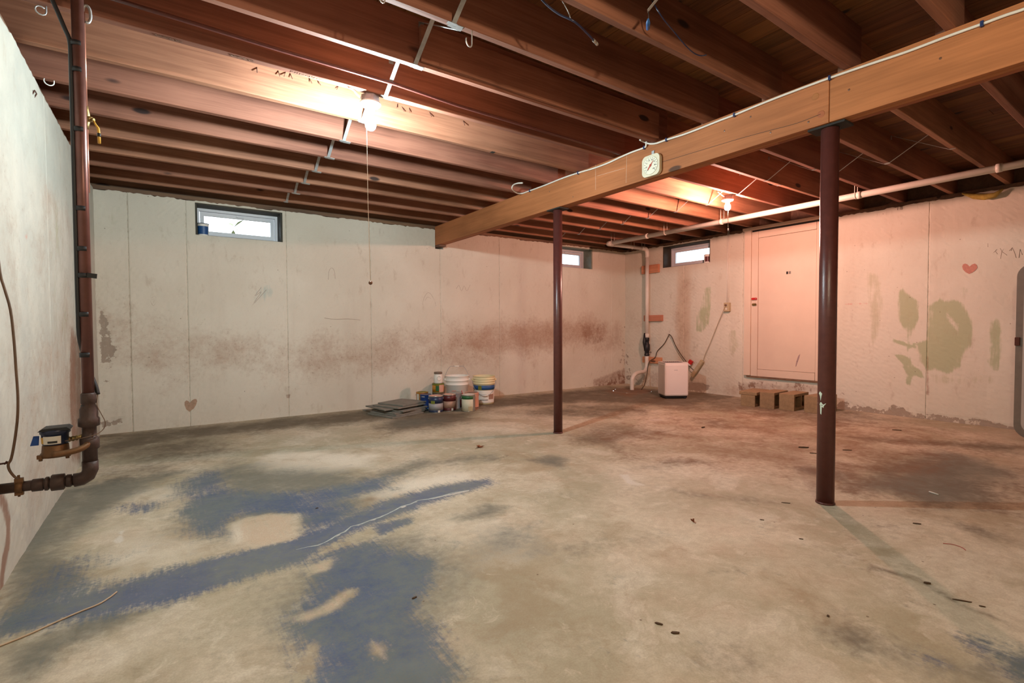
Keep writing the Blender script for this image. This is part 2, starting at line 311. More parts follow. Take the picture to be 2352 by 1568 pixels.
class MB:
    def __init__(s, o=(0, 0, 0)): s.v = []; s.f = []; s.sm = []; s.o = Vector(o)
    def add(s, vs, fs, smooth=False):
        b = len(s.v); s.v += [Vector(v) - s.o for v in vs]; s.f += [tuple(i + b for i in f) for f in fs]; s.sm += [smooth] * len(fs); return s
    def box(s, lo, hi, rot=None, piv=None, bev=0.0):
        x0, y0, z0 = lo; x1, y1, z1 = hi
        if bev <= 0:
            vs = [(x, y, z) for x in (x0, x1) for y in (y0, y1) for z in (z0, z1)]
            fs = [(0, 1, 3, 2), (4, 6, 7, 5), (0, 4, 5, 1), (2, 3, 7, 6), (0, 2, 6, 4), (1, 5, 7, 3)]
        else:
            bm = bmesh.new(); bmesh.ops.create_cube(bm, size=1.0)
            for v in bm.verts: v.co = Vector(((x0 + x1) / 2 + v.co.x * (x1 - x0), (y0 + y1) / 2 + v.co.y * (y1 - y0), (z0 + z1) / 2 + v.co.z * (z1 - z0)))
            bmesh.ops.bevel(bm, geom=list(bm.edges), offset=bev, segments=2, profile=0.5, affect='EDGES')
            bm.verts.index_update(); vs = [v.co.copy() for v in bm.verts]; fs = [tuple(v.index for v in f.verts) for f in bm.faces]; bm.free()
        if rot is not None:
            c = Vector(piv) if piv is not None else Vector(((x0 + x1) / 2, (y0 + y1) / 2, (z0 + z1) / 2))
            vs = [c + rot @ (Vector(v) - c) for v in vs]
        return s.add(vs, fs)
    def tube(s, pts, r, n=8, smooth_n=0, caps=True):
        P = catmull(pts, smooth_n) if smooth_n else [Vector(p) for p in pts]
        rs = r if isinstance(r, (list, tuple)) else [r] * len(P)
        vs, fs = [], []; T = []
        for i in range(len(P)):
            a = P[max(0, i - 1)]; b = P[min(len(P) - 1, i + 1)]; T.append((b - a).normalized())
        up = Vector((0, 0, 1)) if abs(T[0].z) < 0.9 else Vector((1, 0, 0))
        u = T[0].cross(up).normalized()
        for i, p in enumerate(P):
            u = (u - T[i] * u.dot(T[i])); u = u.normalized() if u.length > 1e-6 else T[i].orthogonal().normalized()
            w = T[i].cross(u)
            for k in range(n):
                a = 2 * PI * k / n; vs.append(p + (u * math.cos(a) + w * math.sin(a)) * rs[i])
        for i in range(len(P) - 1):
            for k in range(n):
                a, b = i * n + k, i * n + (k + 1) % n; fs.append((a, b, b + n, a + n))
        s.add(vs, fs, True)
        if caps:
            m = len(P); b0 = len(s.v) - m * n
            s.f += [tuple(b0 + k for k in range(n)), tuple(b0 + (m - 1) * n + n - 1 - k for k in range(n))]; s.sm += [False, False]
        return s
    def lathe(s, prof, c=(0, 0, 0), n=24, mat=None, smooth=True, a0=0.0, a1=None):
        c = Vector(c); full = a1 is None; m = n if full else n + 1; vs, fs = [], []
        for (r, z) in prof:
            for k in range(m):
                a = a0 + (2 * PI if full else a1 - a0) * k / n
                v = Vector((r * math.cos(a), r * math.sin(a), z)); v = mat @ v if mat is not None else v; vs.append(c + v)
        for i in range(len(prof) - 1):
            for k in range(m if full else m - 1):
                a, b = i * m + k, i * m + (k + 1) % m; fs.append((a, b, b + m, a + m))
        s.add(vs, fs, smooth)
        if full:
            b0 = len(s.v) - len(prof) * m
            if prof[0][0] > 1e-5: s.f.append(tuple(b0 + m - 1 - k for k in range(m))); s.sm.append(False)
            if prof[-1][0] > 1e-5: s.f.append(tuple(b0 + (len(prof) - 1) * m + k for k in range(m))); s.sm.append(False)
        return s
    def prism(s, poly, lo, hi, axis=2):
        def P(a, b, h): return {2: (a, b, h), 1: (a, h, b), 0: (h, a, b)}[axis]
        n = len(poly); vs = [P(a, b, lo) for a, b in poly] + [P(a, b, hi) for a, b in poly]
        fs = [tuple(range(n - 1, -1, -1)), tuple(range(n, 2 * n))] + [(i, (i + 1) % n, n + (i + 1) % n, n + i) for i in range(n)]
        return s.add(vs, fs)
    def build(s, name, mat, parent=None, loc=None):
        me = bpy.data.meshes.new(name); me.from_pydata([tuple(v) for v in s.v], [], s.f)
        me.polygons.foreach_set('use_smooth', s.sm)
        me.materials.append(MAT[mat] if isinstance(mat, str) else mat)
        bm = bmesh.new(); bm.from_mesh(me); bmesh.ops.recalc_face_normals(bm, faces=bm.faces); bm.to_mesh(me); bm.free()
        o = bpy.data.objects.new(name, me); link(o, parent)
        if loc is not None: o.location = loc
        return o
def single(name, o, mb_fn, mat, label, cat, group=None):
    mb = MB(o); mb_fn(mb); ob = mb.build(name, mat, None, o); return tag(ob, label, cat, group)
def rotm(axis, a): return Matrix.Rotation(a, 3, axis)
def rrect(w, h, r, n=5, cx=0.0, cy=0.0):
    out = []
    for sx, sy, a in ((1, 1, 0), (-1, 1, PI / 2), (-1, -1, PI), (1, -1, 1.5 * PI)):
        for k in range(n + 1):
            t = a + PI / 2 * k / n; out.append((cx + sx * (w / 2 - r) + r * math.cos(t), cy + sy * (h / 2 - r) + r * math.sin(t)))
    return out
def text(body, size, mat, parent, matrix, name='lettering', extrude=0.0004):
    cu = bpy.data.curves.new(name, 'FONT'); cu.body = body; cu.size = size; cu.extrude = extrude; cu.align_x = 'CENTER'; cu.align_y = 'CENTER'; cu.resolution_u = 2
    t = bpy.data.objects.new(name + '_source', cu); COL.objects.link(t)
    me = bpy.data.meshes.new_from_object(t.evaluated_get(bpy.context.evaluated_depsgraph_get()))
    bpy.data.objects.remove(t); me.transform(matrix); me.materials.clear(); me.materials.append(MAT[mat]); me.name = name
    return link(bpy.data.objects.new(name, me), parent)
def copy_tree(o, parent=None):
    c = o.copy(); COL.objects.link(c); c.parent = parent
    for ch in [x for x in bpy.data.objects if x.parent == o]: copy_tree(ch, c)
    return c

# ------------------------------------------------------------------ painted / stained masks (albedo, in wall and floor coordinates)
def sd_poly(px, py, poly):
    P = np.array(poly, float); d = np.full(px.shape, 1e9); inside = np.zeros(px.shape, bool); n = len(P)
    for i in range(n):
        ax, ay = P[i]; bx, by = P[(i + 1) % n]; ex, ey = bx - ax, by - ay
        wx, wy = px - ax, py - ay; t = np.clip((wx * ex + wy * ey) / max(ex * ex + ey * ey, 1e-12), 0, 1)
        d = np.minimum(d, (wx - ex * t) ** 2 + (wy - ey * t) ** 2)
        c = ((ay <= py) & (by > py)) | ((by <= py) & (ay > py))
        with np.errstate(divide='ignore', invalid='ignore'): xi = ax + (py - ay) * ex / (by - ay if by != ay else 1e-12)
        inside ^= c & (px < xi)
    return np.where(inside, 1, -1) * np.sqrt(d)
def sd_line(px, py, pts):
    d = np.full(px.shape, 1e9)
    for (ax, ay), (bx, by) in zip(pts[:-1], pts[1:]):
        ex, ey = bx - ax, by - ay; wx, wy = px - ax, py - ay; t = np.clip((wx * ex + wy * ey) / max(ex * ex + ey * ey, 1e-12), 0, 1)
        d = np.minimum(d, (wx - ex * t) ** 2 + (wy - ey * t) ** 2)
    return np.sqrt(d)
def soft(sd, w): t = np.clip((sd + w) / (2 * w), 0, 1); return t * t * (3 - 2 * t)
class Mask:
    def __init__(s, x, y, k=1.0): s.x, s.y, s.a, s.k = x, y, {}, k
    def get(s, n): return s.a.setdefault(n, np.zeros(s.x.shape))
    def poly(s, n, pts, w=0.05, amt=1.0): s.a[n] = np.maximum(s.get(n), soft(sd_poly(s.x, s.y, pts), w * s.k) * amt)
    def cut(s, n, pts, w=0.05, amt=1.0): s.a[n] = s.get(n) * (1 - amt * soft(sd_poly(s.x, s.y, pts), w))
    def line(s, n, pts, r, w=0.01, amt=1.0): s.a[n] = np.maximum(s.get(n), soft(r - sd_line(s.x, s.y, pts), w) * amt)
    def store(s, me):
        for n, v in s.a.items():
            a = me.attributes.new(n, 'FLOAT', 'POINT'); a.data.foreach_set('value', v.astype(np.float32).ravel())

# ------------------------------------------------------------------ floor
PIT = (5.78, 5.12, 0.28)
CRACK = []
def make_floor():
    xs = np.concatenate([np.arange(XL - 0.2, XR + 0.2, 0.028), [XR + 0.2]])
    ys = np.concatenate([np.arange(YF - 0.1, 0.2, 0.15), np.arange(0.2, YB + 0.2, 0.028), [YB + 0.2]])
    X, Y = np.meshgrid(xs, ys, indexing='ij'); nx, ny = X.shape
    rr = np.hypot(X - PIT[0], Y - PIT[1])
    # snap the ring of grid points round the sump onto its circle
    near = (rr < PIT[2] + 0.016) & (rr > PIT[2] - 0.016)
    f = np.where(near, PIT[2] / np.maximum(rr, 1e-6), 1.0); X = PIT[0] + (X - PIT[0]) * f; Y = PIT[1] + (Y - PIT[1]) * f
    V = np.stack([X, Y, np.zeros_like(X)], -1).reshape(-1, 3)
    I = np.arange(nx * ny).reshape(nx, ny)
    Q = np.stack([I[:-1, :-1], I[1:, :-1], I[1:, 1:], I[:-1, 1:]], -1).reshape(-1, 4)
    c = V[Q].mean(1); Q = Q[np.hypot(c[:, 0] - PIT[0], c[:, 1] - PIT[1]) > PIT[2]]
    me = bpy.data.meshes.new('floor'); me.from_pydata(V.tolist(), [], Q.tolist()); me.materials.append(MAT['floor'])
    k = Mask(X, Y, 2.3)
    # blue paint left over along and round the crack
    k.poly('blue', [(-0.4763, 2.2998), (-0.4217, 2.3483), (-0.1637, 2.4), (0.0024, 2.4223), (0.2552, 2.4371), (0.5131, 2.4625), (0.7196, 2.5453), (0.9739, 2.6758), (1.3211, 2.7264), (1.6729, 2.6892), (1.6698, 2.5814), (1.3685, 2.5373), (1.0889, 2.4621), (0.8708, 2.3959), (0.6713, 2.3084), (0.5369, 2.2374), (0.4486, 2.1615), (0.2228, 2.1468), (0.0253, 2.0995), (-0.1231, 2.112), (-0.2971, 2.1676), (-0.4542, 2.188)], 0.045)
    k.poly('blue', [(-0.4577, 2.3108), (-0.4494, 2.5821), (-0.4113, 2.7471), (-0.3246, 2.7668), (-0.2877, 2.4876), (-0.2003, 2.3674), (-0.2156, 2.2525), (-0.3954, 2.1935)], 0.08, 0.72)
    k.poly('blue', [(-0.2583, 3.4214), (-0.1912, 3.5063), (-0.0296, 3.3739), (-0.0447, 3.2693), (-0.1227, 3.217), (-0.226, 3.2905)], 0.05, 0.75)
    k.poly('blue', [(0.0612, 3.8197), (0.2637, 3.94), (0.2965, 3.4381), (0.4338, 3.223), (0.6565, 3.1313), (0.9023, 3.0875), (1.0547, 3.1316), (1.2022, 3.0954), (1.0659, 2.8885), (0.9091, 2.8558), (0.804, 2.7969), (0.8353, 2.6269), (0.7292, 2.5035), (0.587, 2.4408), (0.4804, 2.3975), (0.4984, 2.6332), (0.4014, 2.8441), (0.264, 2.8692), (0.2068, 2.6499), (0.0743, 2.7924), (0.0573, 3.1652)], 0.07, 0.82)
    k.poly('blue', [(0.8004, 2.3852), (1.0103, 2.3671), (0.9869, 2.286), (0.7873, 2.226)], 0.02, 0.9)
    k.poly('blue', [(0.4338, 2.172), (0.5681, 2.2153), (0.7338, 2.1895), (0.7866, 2.0605), (0.8835, 1.8916), (0.8756, 1.8133), (0.7901, 1.6674), (0.7051, 1.6023), (0.6434, 1.534), (0.7049, 1.4318), (0.6391, 1.2183), (0.5597, 1.092), (0.255, 1.3062), (0.2957, 1.5626), (0.2942, 1.7214), (0.3626, 1.8274), (0.4437, 1.9906)], 0.05, 0.9)
    k.poly('slateblue', [(0.2948, 2.0174), (0.4401, 2.1216), (0.7089, 2.2354), (0.9505, 2.152), (1.0193, 1.8545), (0.9226, 1.6122), (0.7866, 1.5281), (0.7049, 1.4318), (0.6391, 1.2183), (0.5597, 1.092), (0.246, 1.3125), (0.285, 1.5701), (0.2341, 1.7928)], 0.12, 0.75)
    k.poly('slateblue', [(0.0755, 3.9258), (0.3324, 4.136), (1.216, 3.1696), (1.0266, 2.8189), (0.7208, 2.4752), (0.4967, 2.3859), (0.2044, 2.6221), (0.0585, 2.8475)], 0.15, 0.8)
    k.poly('slateblue', [(1.1729, 2.2229), (1.4336, 2.306), (1.4845, 2.1883), (1.3536, 2.0944), (1.1816, 2.1476)], 0.05, 0.8)
    k.poly('slateblue', [(1.1516, 2.0092), (1.3759, 2.0095), (1.3877, 1.8118), (1.2333, 1.7029), (1.0297, 1.7977)], 0.12, 0.6)
    k.poly('slateblue', [(0.9075, 3.105), (1.1806, 3.3215), (1.4957, 3.3736), (2.0269, 3.1929), (2.0112, 3.0481), (1.514, 3.1219), (1.2493, 3.0267), (1.0186, 3.0256)], 0.1, 0.75)
    k.poly('slateblue', [(-0.4958, 2.784), (-0.4989, 3.4846), (-0.4358, 4.0651), (0.0906, 4.0384), (-0.1957, 3.598), (-0.3808, 3.067), (-0.3701, 2.7412)], 0.08, 0.9)
    for pts in ([(0.2369, 2.7856), (0.3005, 2.8432), (0.4222, 2.8442), (0.5507, 2.7379), (0.466, 2.4191), (0.3048, 2.423), (0.2378, 2.5137)], [(0.4473, 2.1165), (0.5632, 2.1282), (0.5175, 2.0225), (0.4465, 2.0383)], [(0.4092, 1.778), (0.5197, 1.851), (0.5747, 1.8196), (0.4674, 1.7207), (0.3518, 1.7098), (0.3096, 1.7695)], [(0.4975, 1.4959), (0.5341, 1.4443), (0.5035, 1.3807), (0.4734, 1.4254)], [(0.317, 1.5475), (0.3644, 1.5897), (0.3151, 1.4571), (0.2792, 1.4235)]):
        k.cut('blue', pts, 0.03, 0.8); k.cut('slateblue', pts, 0.03, 0.7); k.poly('sand', pts, 0.03, 0.72)
    k.poly('pale', [(0.222, 2.8297), (0.3005, 2.8432), (0.2809, 2.5107), (0.2128, 2.5205)], 0.04)
    # the pale crack itself
    CRACK[:] = [(0.4431, 2.3039), (0.4898, 2.3025), (0.5321, 2.294), (0.563, 2.3051), (0.5972, 2.326), (0.6353, 2.3577), (0.674, 2.3728), (0.7166, 2.4185), (0.7688, 2.4209), (0.8245, 2.4426), (0.8726, 2.4507), (0.9227, 2.4732), (0.9709, 2.4993), (1.0236, 2.5325), (1.0822, 2.5397), (1.1364, 2.5686), (1.1935, 2.5539), (1.279, 2.5553), (1.3586, 2.5724), (1.4511, 2.5543)]
    k.line('white', [(0.5321, 2.294), (0.5972, 2.326), (0.6967, 2.3941), (0.8689, 2.4533), (0.9691, 2.5006), (1.1335, 2.5621), (1.2756, 2.5486), (1.4511, 2.5543)], 0.006, 0.014, 0.95)
    k.line('white', [(0.0012, 2.2833), (0.1778, 2.3072)], 0.006, 0.02, 0.55)
    k.poly('white', [(-0.2314, 3.0344), (-0.1759, 3.0202), (-0.1731, 2.8161), (-0.2273, 2.8435)], 0.02, 0.8)
    # dirt bands by the walls and dark patches
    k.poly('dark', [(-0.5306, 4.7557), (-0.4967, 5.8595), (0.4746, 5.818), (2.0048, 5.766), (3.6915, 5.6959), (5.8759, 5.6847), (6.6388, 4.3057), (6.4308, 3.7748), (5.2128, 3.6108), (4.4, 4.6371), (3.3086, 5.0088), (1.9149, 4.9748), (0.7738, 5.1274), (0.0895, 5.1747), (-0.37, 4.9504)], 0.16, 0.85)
    k.poly('dark', [(1.6121, 4.6431), (2.0621, 5.355), (2.8518, 4.9566), (2.6189, 4.4619), (2.0878, 4.2979), (1.6752, 4.3557)], 0.12, 0.8)
    k.poly('slateblue', [(1.8405, 5.029), (2.2113, 4.9772), (2.5689, 4.6525), (2.0648, 4.4431), (1.7142, 4.569)], 0.1, 0.6)
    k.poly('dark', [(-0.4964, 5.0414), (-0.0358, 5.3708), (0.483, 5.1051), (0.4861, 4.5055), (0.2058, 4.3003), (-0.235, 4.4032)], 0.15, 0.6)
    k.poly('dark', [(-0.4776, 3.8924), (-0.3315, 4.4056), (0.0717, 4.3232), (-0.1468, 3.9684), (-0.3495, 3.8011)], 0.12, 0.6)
    k.poly('dark', [(3.1768, 4.7186), (3.9713, 4.7313), (4.7572, 4.374), (4.6255, 3.658), (3.8838, 3.6314), (3.285, 4.1302)], 0.2, 0.6)
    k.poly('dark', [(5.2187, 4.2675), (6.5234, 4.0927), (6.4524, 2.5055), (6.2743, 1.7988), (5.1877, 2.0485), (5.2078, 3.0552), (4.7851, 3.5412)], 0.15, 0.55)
    k.poly('dark', [(4.5528, 3.2055), (4.8077, 2.8672), (4.3645, 2.6459), (4.2826, 2.9652)], 0.12, 0.7)
    k.poly('dark', [(3.1661, 3.5155), (3.6701, 3.55), (3.8185, 2.9201), (3.4025, 2.7807), (3.1003, 3.1029)], 0.1, 0.5)
    k.poly('dark', [(4.877, 1.9251), (5.2348, 1.5593), (5.5305, 1.1446), (5.6146, 0.8979), (5.2367, 0.8363), (5.1354, 1.1901), (4.8054, 1.6682)], 0.1, 0.7)
    k.poly('slateblue', [(3.387, 1.2506), (3.7915, 1.2888), (4.3336, 1.263), (4.9616, 1.2805), (4.8888, 1.0099), (4.5758, 0.763), (4.3449, 0.7333), (4.1256, 0.8257), (3.6992, 0.7334), (3.4731, 0.7644), (3.3532, 0.8974), (3.4354, 1.0082), (3.4337, 1.1009)], 0.09, 0.9)
    k.poly('slateblue', [(3.4763, 1.6756), (3.7122, 1.5986), (3.6663, 1.3548), (3.4299, 1.302), (3.4212, 1.4723)], 0.06, 0.75)
    k.cut('slateblue', [(4.0009, 1.2362), (4.5817, 1.1565), (4.4122, 1.137), (3.8271, 1.1818)], 0.05, 0.6)
    k.poly('slateblue', [(2.1211, 2.9243), (2.355, 2.909), (2.4635, 2.784), (2.2079, 2.585), (2.1374, 2.8399)], 0.05, 0.75)
    k.poly('slateblue', [(1.7417, 0.6191), (1.8684, 0.5697), (1.9069, 0.452), (2.007, 0.3572), (2.0042, 0.2682), (1.7778, 0.2359), (1.6908, 0.4263), (1.6481, 0.5632)], 0.08, 0.6)
    k.poly('blue', [(2.0212, 0.4485), (2.0584, 0.3959), (1.9966, 0.3645), (1.96, 0.4146)], 0.05, 0.95)
    k.poly('blue', [(1.8289, 0.4826), (1.8461, 0.4469), (1.7883, 0.442), (1.7708, 0.4768)], 0.04, 0.95)
    k.poly('blue', [(1.9908, 0.3449), (2.0566, 0.2756), (1.9305, 0.2576), (1.9005, 0.3198)], 0.05, 0.95)
    k.poly('dark', [(1.7553, 0.7496), (1.843, 0.6435), (1.8684, 0.5697), (1.7285, 0.6027), (1.6999, 0.675)], 0.07, 0.6)
    k.poly('dark', [(1.279, 0.8231), (1.3979, 0.7862), (1.384, 0.7267), (1.2608, 0.7328)], 0.08, 0.5)
    k.line('dark', [(2.3061, 0.7786), (2.3415, 0.6486), (2.2489, 0.5123), (2.2362, 0.4103)], 0.012, 0.03, 0.75)
    k.line('white', [(2.3203, 0.7686), (2.3774, 0.6724)], 0.006, 0.02, 0.7)
    k.poly('slateblue', [(-0.5946, 2.9002), (-0.6033, 3.4163), (-0.563, 3.9534), (-0.4479, 4.1839), (-0.4037, 3.6577), (-0.4385, 2.9393), (-0.3252, 2.7095), (-0.29, 2.5094), (-0.3981, 2.2096), (-0.4554, 2.1943)], 0.06, 0.95)
    k.poly('slateblue', [(-0.432, 2.0751), (-0.2447, 2.1914), (0.026, 2.1339), (-0.1182, 2.0123), (-0.2779, 2.0164), (-0.3383, 1.8579), (-0.3973, 1.8995)], 0.06, 0.85)
    k.poly('dark', [(2.8795, 3.3708), (3.5005, 3.2728), (3.477, 2.9383), (2.9333, 2.7421), (2.7806, 3.034)], 0.08, 0.55)
    k.poly('dark', [(2.4004, 2.3212), (3.0503, 2.3315), (3.2041, 2.074), (2.7234, 2.1516)], 0.05, 0.45)
    k.poly('dark', [(2.4692, 1.8862), (2.793, 1.3793), (2.9179, 1.1676), (2.6538, 1.3557), (2.3819, 1.7596)], 0.05, 0.4)
    k.poly('dark', [(3.9586, 1.5322), (4.6583, 1.3317), (4.6076, 1.0662), (4.2959, 0.683), (3.7737, 0.5979), (3.2564, 0.9265), (3.3581, 1.2513)], 0.12, 0.5)
    k.poly('dark', [(1.2836, 1.772), (1.7628, 1.4877), (1.717, 1.4009), (1.2818, 1.6436)], 0.08, 0.35)
    k.poly('dark', [(3.1943, 0.7509), (3.1901, 0.5924), (3.0952, 0.4873), (2.9962, 0.6127)], 0.05, 0.55)
    k.line('dark', [(2.1, 3.0923), (2.0112, 3.0481), (1.8941, 3.0434)], 0.01, 0.03, 0.7)
    k.line('dark', [(2.3987, 2.2041), (2.3972, 1.9577), (2.5764, 1.6662)], 0.008, 0.03, 0.5)
    # pale worn areas
    k.poly('pale', [(0.4152, 3.8703), (0.5518, 4.287), (1.0609, 4.0913), (1.3821, 3.6895), (1.156, 3.3392), (0.8631, 3.3381), (0.5676, 3.4574)], 0.1, 0.8)
    k.poly('pale', [(0.9091, 2.8558), (1.231, 2.9828), (1.7445, 2.9172), (1.6647, 2.7294), (1.1736, 2.714), (0.8955, 2.6644)], 0.06, 0.8)
    k.poly('pale', [(-0.3069, 3.7706), (-0.1404, 3.7704), (0.1055, 3.7323), (0.069, 3.2368), (-0.267, 3.4927)], 0.08, 0.6)
    k.poly('pale', [(-0.4232, 3.2217), (-0.1753, 3.1817), (0.2021, 2.5949), (0.122, 2.3928), (-0.1637, 2.4), (-0.2785, 2.4613)], 0.1, 0.55)
    k.poly('pale', [(0.9869, 2.286), (1.3815, 2.2225), (1.4721, 1.6939), (1.1718, 1.4757), (0.9226, 1.6122), (1.0294, 1.8728)], 0.15, 0.6)
    k.poly('pale', [(1.666, 1.5563), (2.0517, 1.3703), (1.9797, 1.2784), (1.4834, 1.339)], 0.12, 0.45)
    k.poly('white', [(2.4069, 2.2803), (2.518, 2.237), (2.397, 2.0937), (2.3972, 1.9577), (2.3067, 2.0839)], 0.03, 0.8)
    k.poly('white', [(4.1236, 3.4565), (4.3304, 3.3677), (4.2274, 3.2603), (4.0272, 3.3476)], 0.04, 0.7)
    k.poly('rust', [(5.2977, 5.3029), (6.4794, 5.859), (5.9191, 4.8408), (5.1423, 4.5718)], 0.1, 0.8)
    k.poly('rust', [(3.0655, 3.5884), (4.8405, 4.0922), (4.625, 3.8451), (2.911, 3.3479)], 0.06, 0.35)  # farther column's cast shadow from the left bulb, painted as a reddish strip
    k.poly('rust', [(2.8795, 3.3708), (4.927, 4.0287), (5.8728, 3.3332), (6.059, 2.1069), (6.171, 0.9886), (3.5985, 0.5693), (3.106, 1.0735), (2.8873, 1.6898), (2.5961, 2.5106)], 0.35, 0.6)  # broad reddish stain with the right bulb's pink light painted into it
    k.poly('rust', [(2.597, 1.519), (3.5985, 0.5693), (1.8892, 0.2908), (1.454, 0.5969), (1.7913, 0.9598)], 0.4, 0.28)  # fainter reddish tint, the pink lamp light painted on toward the foreground
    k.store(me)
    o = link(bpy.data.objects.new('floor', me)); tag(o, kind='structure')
    b = MB()
    b.lathe([(PIT[2] + 0.0, 0.002), (PIT[2] - 0.012, -0.02), (PIT[2] - 0.03, -0.45), (0.001, -0.46)], (PIT[0], PIT[1], 0), 40)
    b.build('sump_pit', 'concrete', o)
    return o
FLOOR = make_floor()
rc = np.random.default_rng(4); L_, R_2 = [], []
for i, (x, y) in enumerate(CRACK):
    a = CRACK[max(0, i - 1)]; c = CRACK[min(len(CRACK) - 1, i + 1)]; d = Vector((c[0] - a[0], c[1] - a[1], 0)).normalized(); n_ = Vector((-d.y, d.x, 0)); w_ = rc.uniform(0.002, 0.006) * min(1, i / 3 + .2)
    L_.append((x + n_.x * w_, y + n_.y * w_, 0.0006)); R_2.append((x - n_.x * w_, y - n_.y * w_, 0.0006))
b = MB(); m_ = len(L_); b.add(L_ + R_2, [(i, i + 1, m_ + i + 1, m_ + i) for i in range(m_ - 1)]); b.build('crack_filler', 'crackfill', FLOOR)

# ------------------------------------------------------------------ walls
def make_wall(name, us, zs, to3, holes, thick, seams, paint, top_ragged=True):
    u = sorted(set([round(float(x), 5) for x in us] + [round(h, 5) for hh in holes for h in hh[:2]] + [round(s + d, 5) for s in seams for d in (-0.009, 0.0, 0.009)]))
    z = sorted(set([round(float(x), 5) for x in zs] + [round(h, 5) for hh in holes for h in hh[2:] if h <= ZW]))
    u, z = np.array(u), np.array(z)
    U, Z = np.meshgrid(u, z, indexing='ij'); nu, nz = U.shape
    D = RNG.normal(0, 0.0008, U.shape) + 0.003 * np.sin(U * 2.3 + Z) * np.sin(Z * 3.1 + U * 0.7)
    for s in seams: D += np.where(np.abs(U - s) < 0.001, 0.006, 0.0)
    k = Mask(U, Z); paint(k)
    for s in seams: k.line('seam', [(s, 0), (s, ZW)], 0.004, 0.006, 0.62)
    if 'peel' in k.a: D += 0.004 * (k.a['peel'] > 0.5)
    Zf = Z.copy()
    if top_ragged:
        rag = np.abs(RNG.normal(0, 0.006, nu)) + 0.008 * (np.sin(u * 9.1) > 0.75); Zf[:, -1] -= rag
    front = np.array([to3(a, c, b) for a, b, c in zip(U.ravel(), Zf.ravel(), D.ravel())])
    back = np.array([to3(a, thick, b) for a, b in zip(U.ravel(), Z.ravel())])
    I = np.arange(nu * nz).reshape(nu, nz); N = nu * nz
    uc, zc = (u[:-1] + u[1:]) / 2, (z[:-1] + z[1:]) / 2
    keep = np.ones((nu - 1, nz - 1), bool)
    for (a, b, c, d) in holes: keep &= ~(((uc > a) & (uc < b))[:, None] & ((zc > c) & (zc < d))[None, :])
    Q = np.stack([I[:-1, :-1], I[1:, :-1], I[1:, 1:], I[:-1, 1:]], -1)[keep]
    half = {}
    for q in Q.tolist():
        for a, b in ((q[0], q[1]), (q[1], q[2]), (q[2], q[3]), (q[3], q[0])): half[(a, b)] = True
    side = [(b, a, a + N, b + N) for (a, b) in half if (b, a) not in half]
    faces = Q.tolist() + [[q[3] + N, q[2] + N, q[1] + N, q[0] + N] for q in Q.tolist()] + side
    me = bpy.data.meshes.new(name); me.from_pydata(np.concatenate([front, back]).tolist(), [], faces); me.materials.append(MAT['wall'])
    for n in k.a: k.a[n] = np.concatenate([k.a[n].ravel(), np.zeros(N)])
    k.store(me)
    bm = bmesh.new(); bm.from_mesh(me); bmesh.ops.recalc_face_normals(bm, faces=bm.faces); bm.to_mesh(me); bm.free()
    o = link(bpy.data.objects.new(name, me)); return tag(o, kind='structure')
WIN1 = (0.246, 1.047, 1.908, 2.226); WIN2 = (4.868, 5.672, 1.906, 2.226); WIN3 = (4.256, 5.092, 1.898, 2.226)
def seg(a, b, st): return list(np.arange(a, b, st)) + [b]
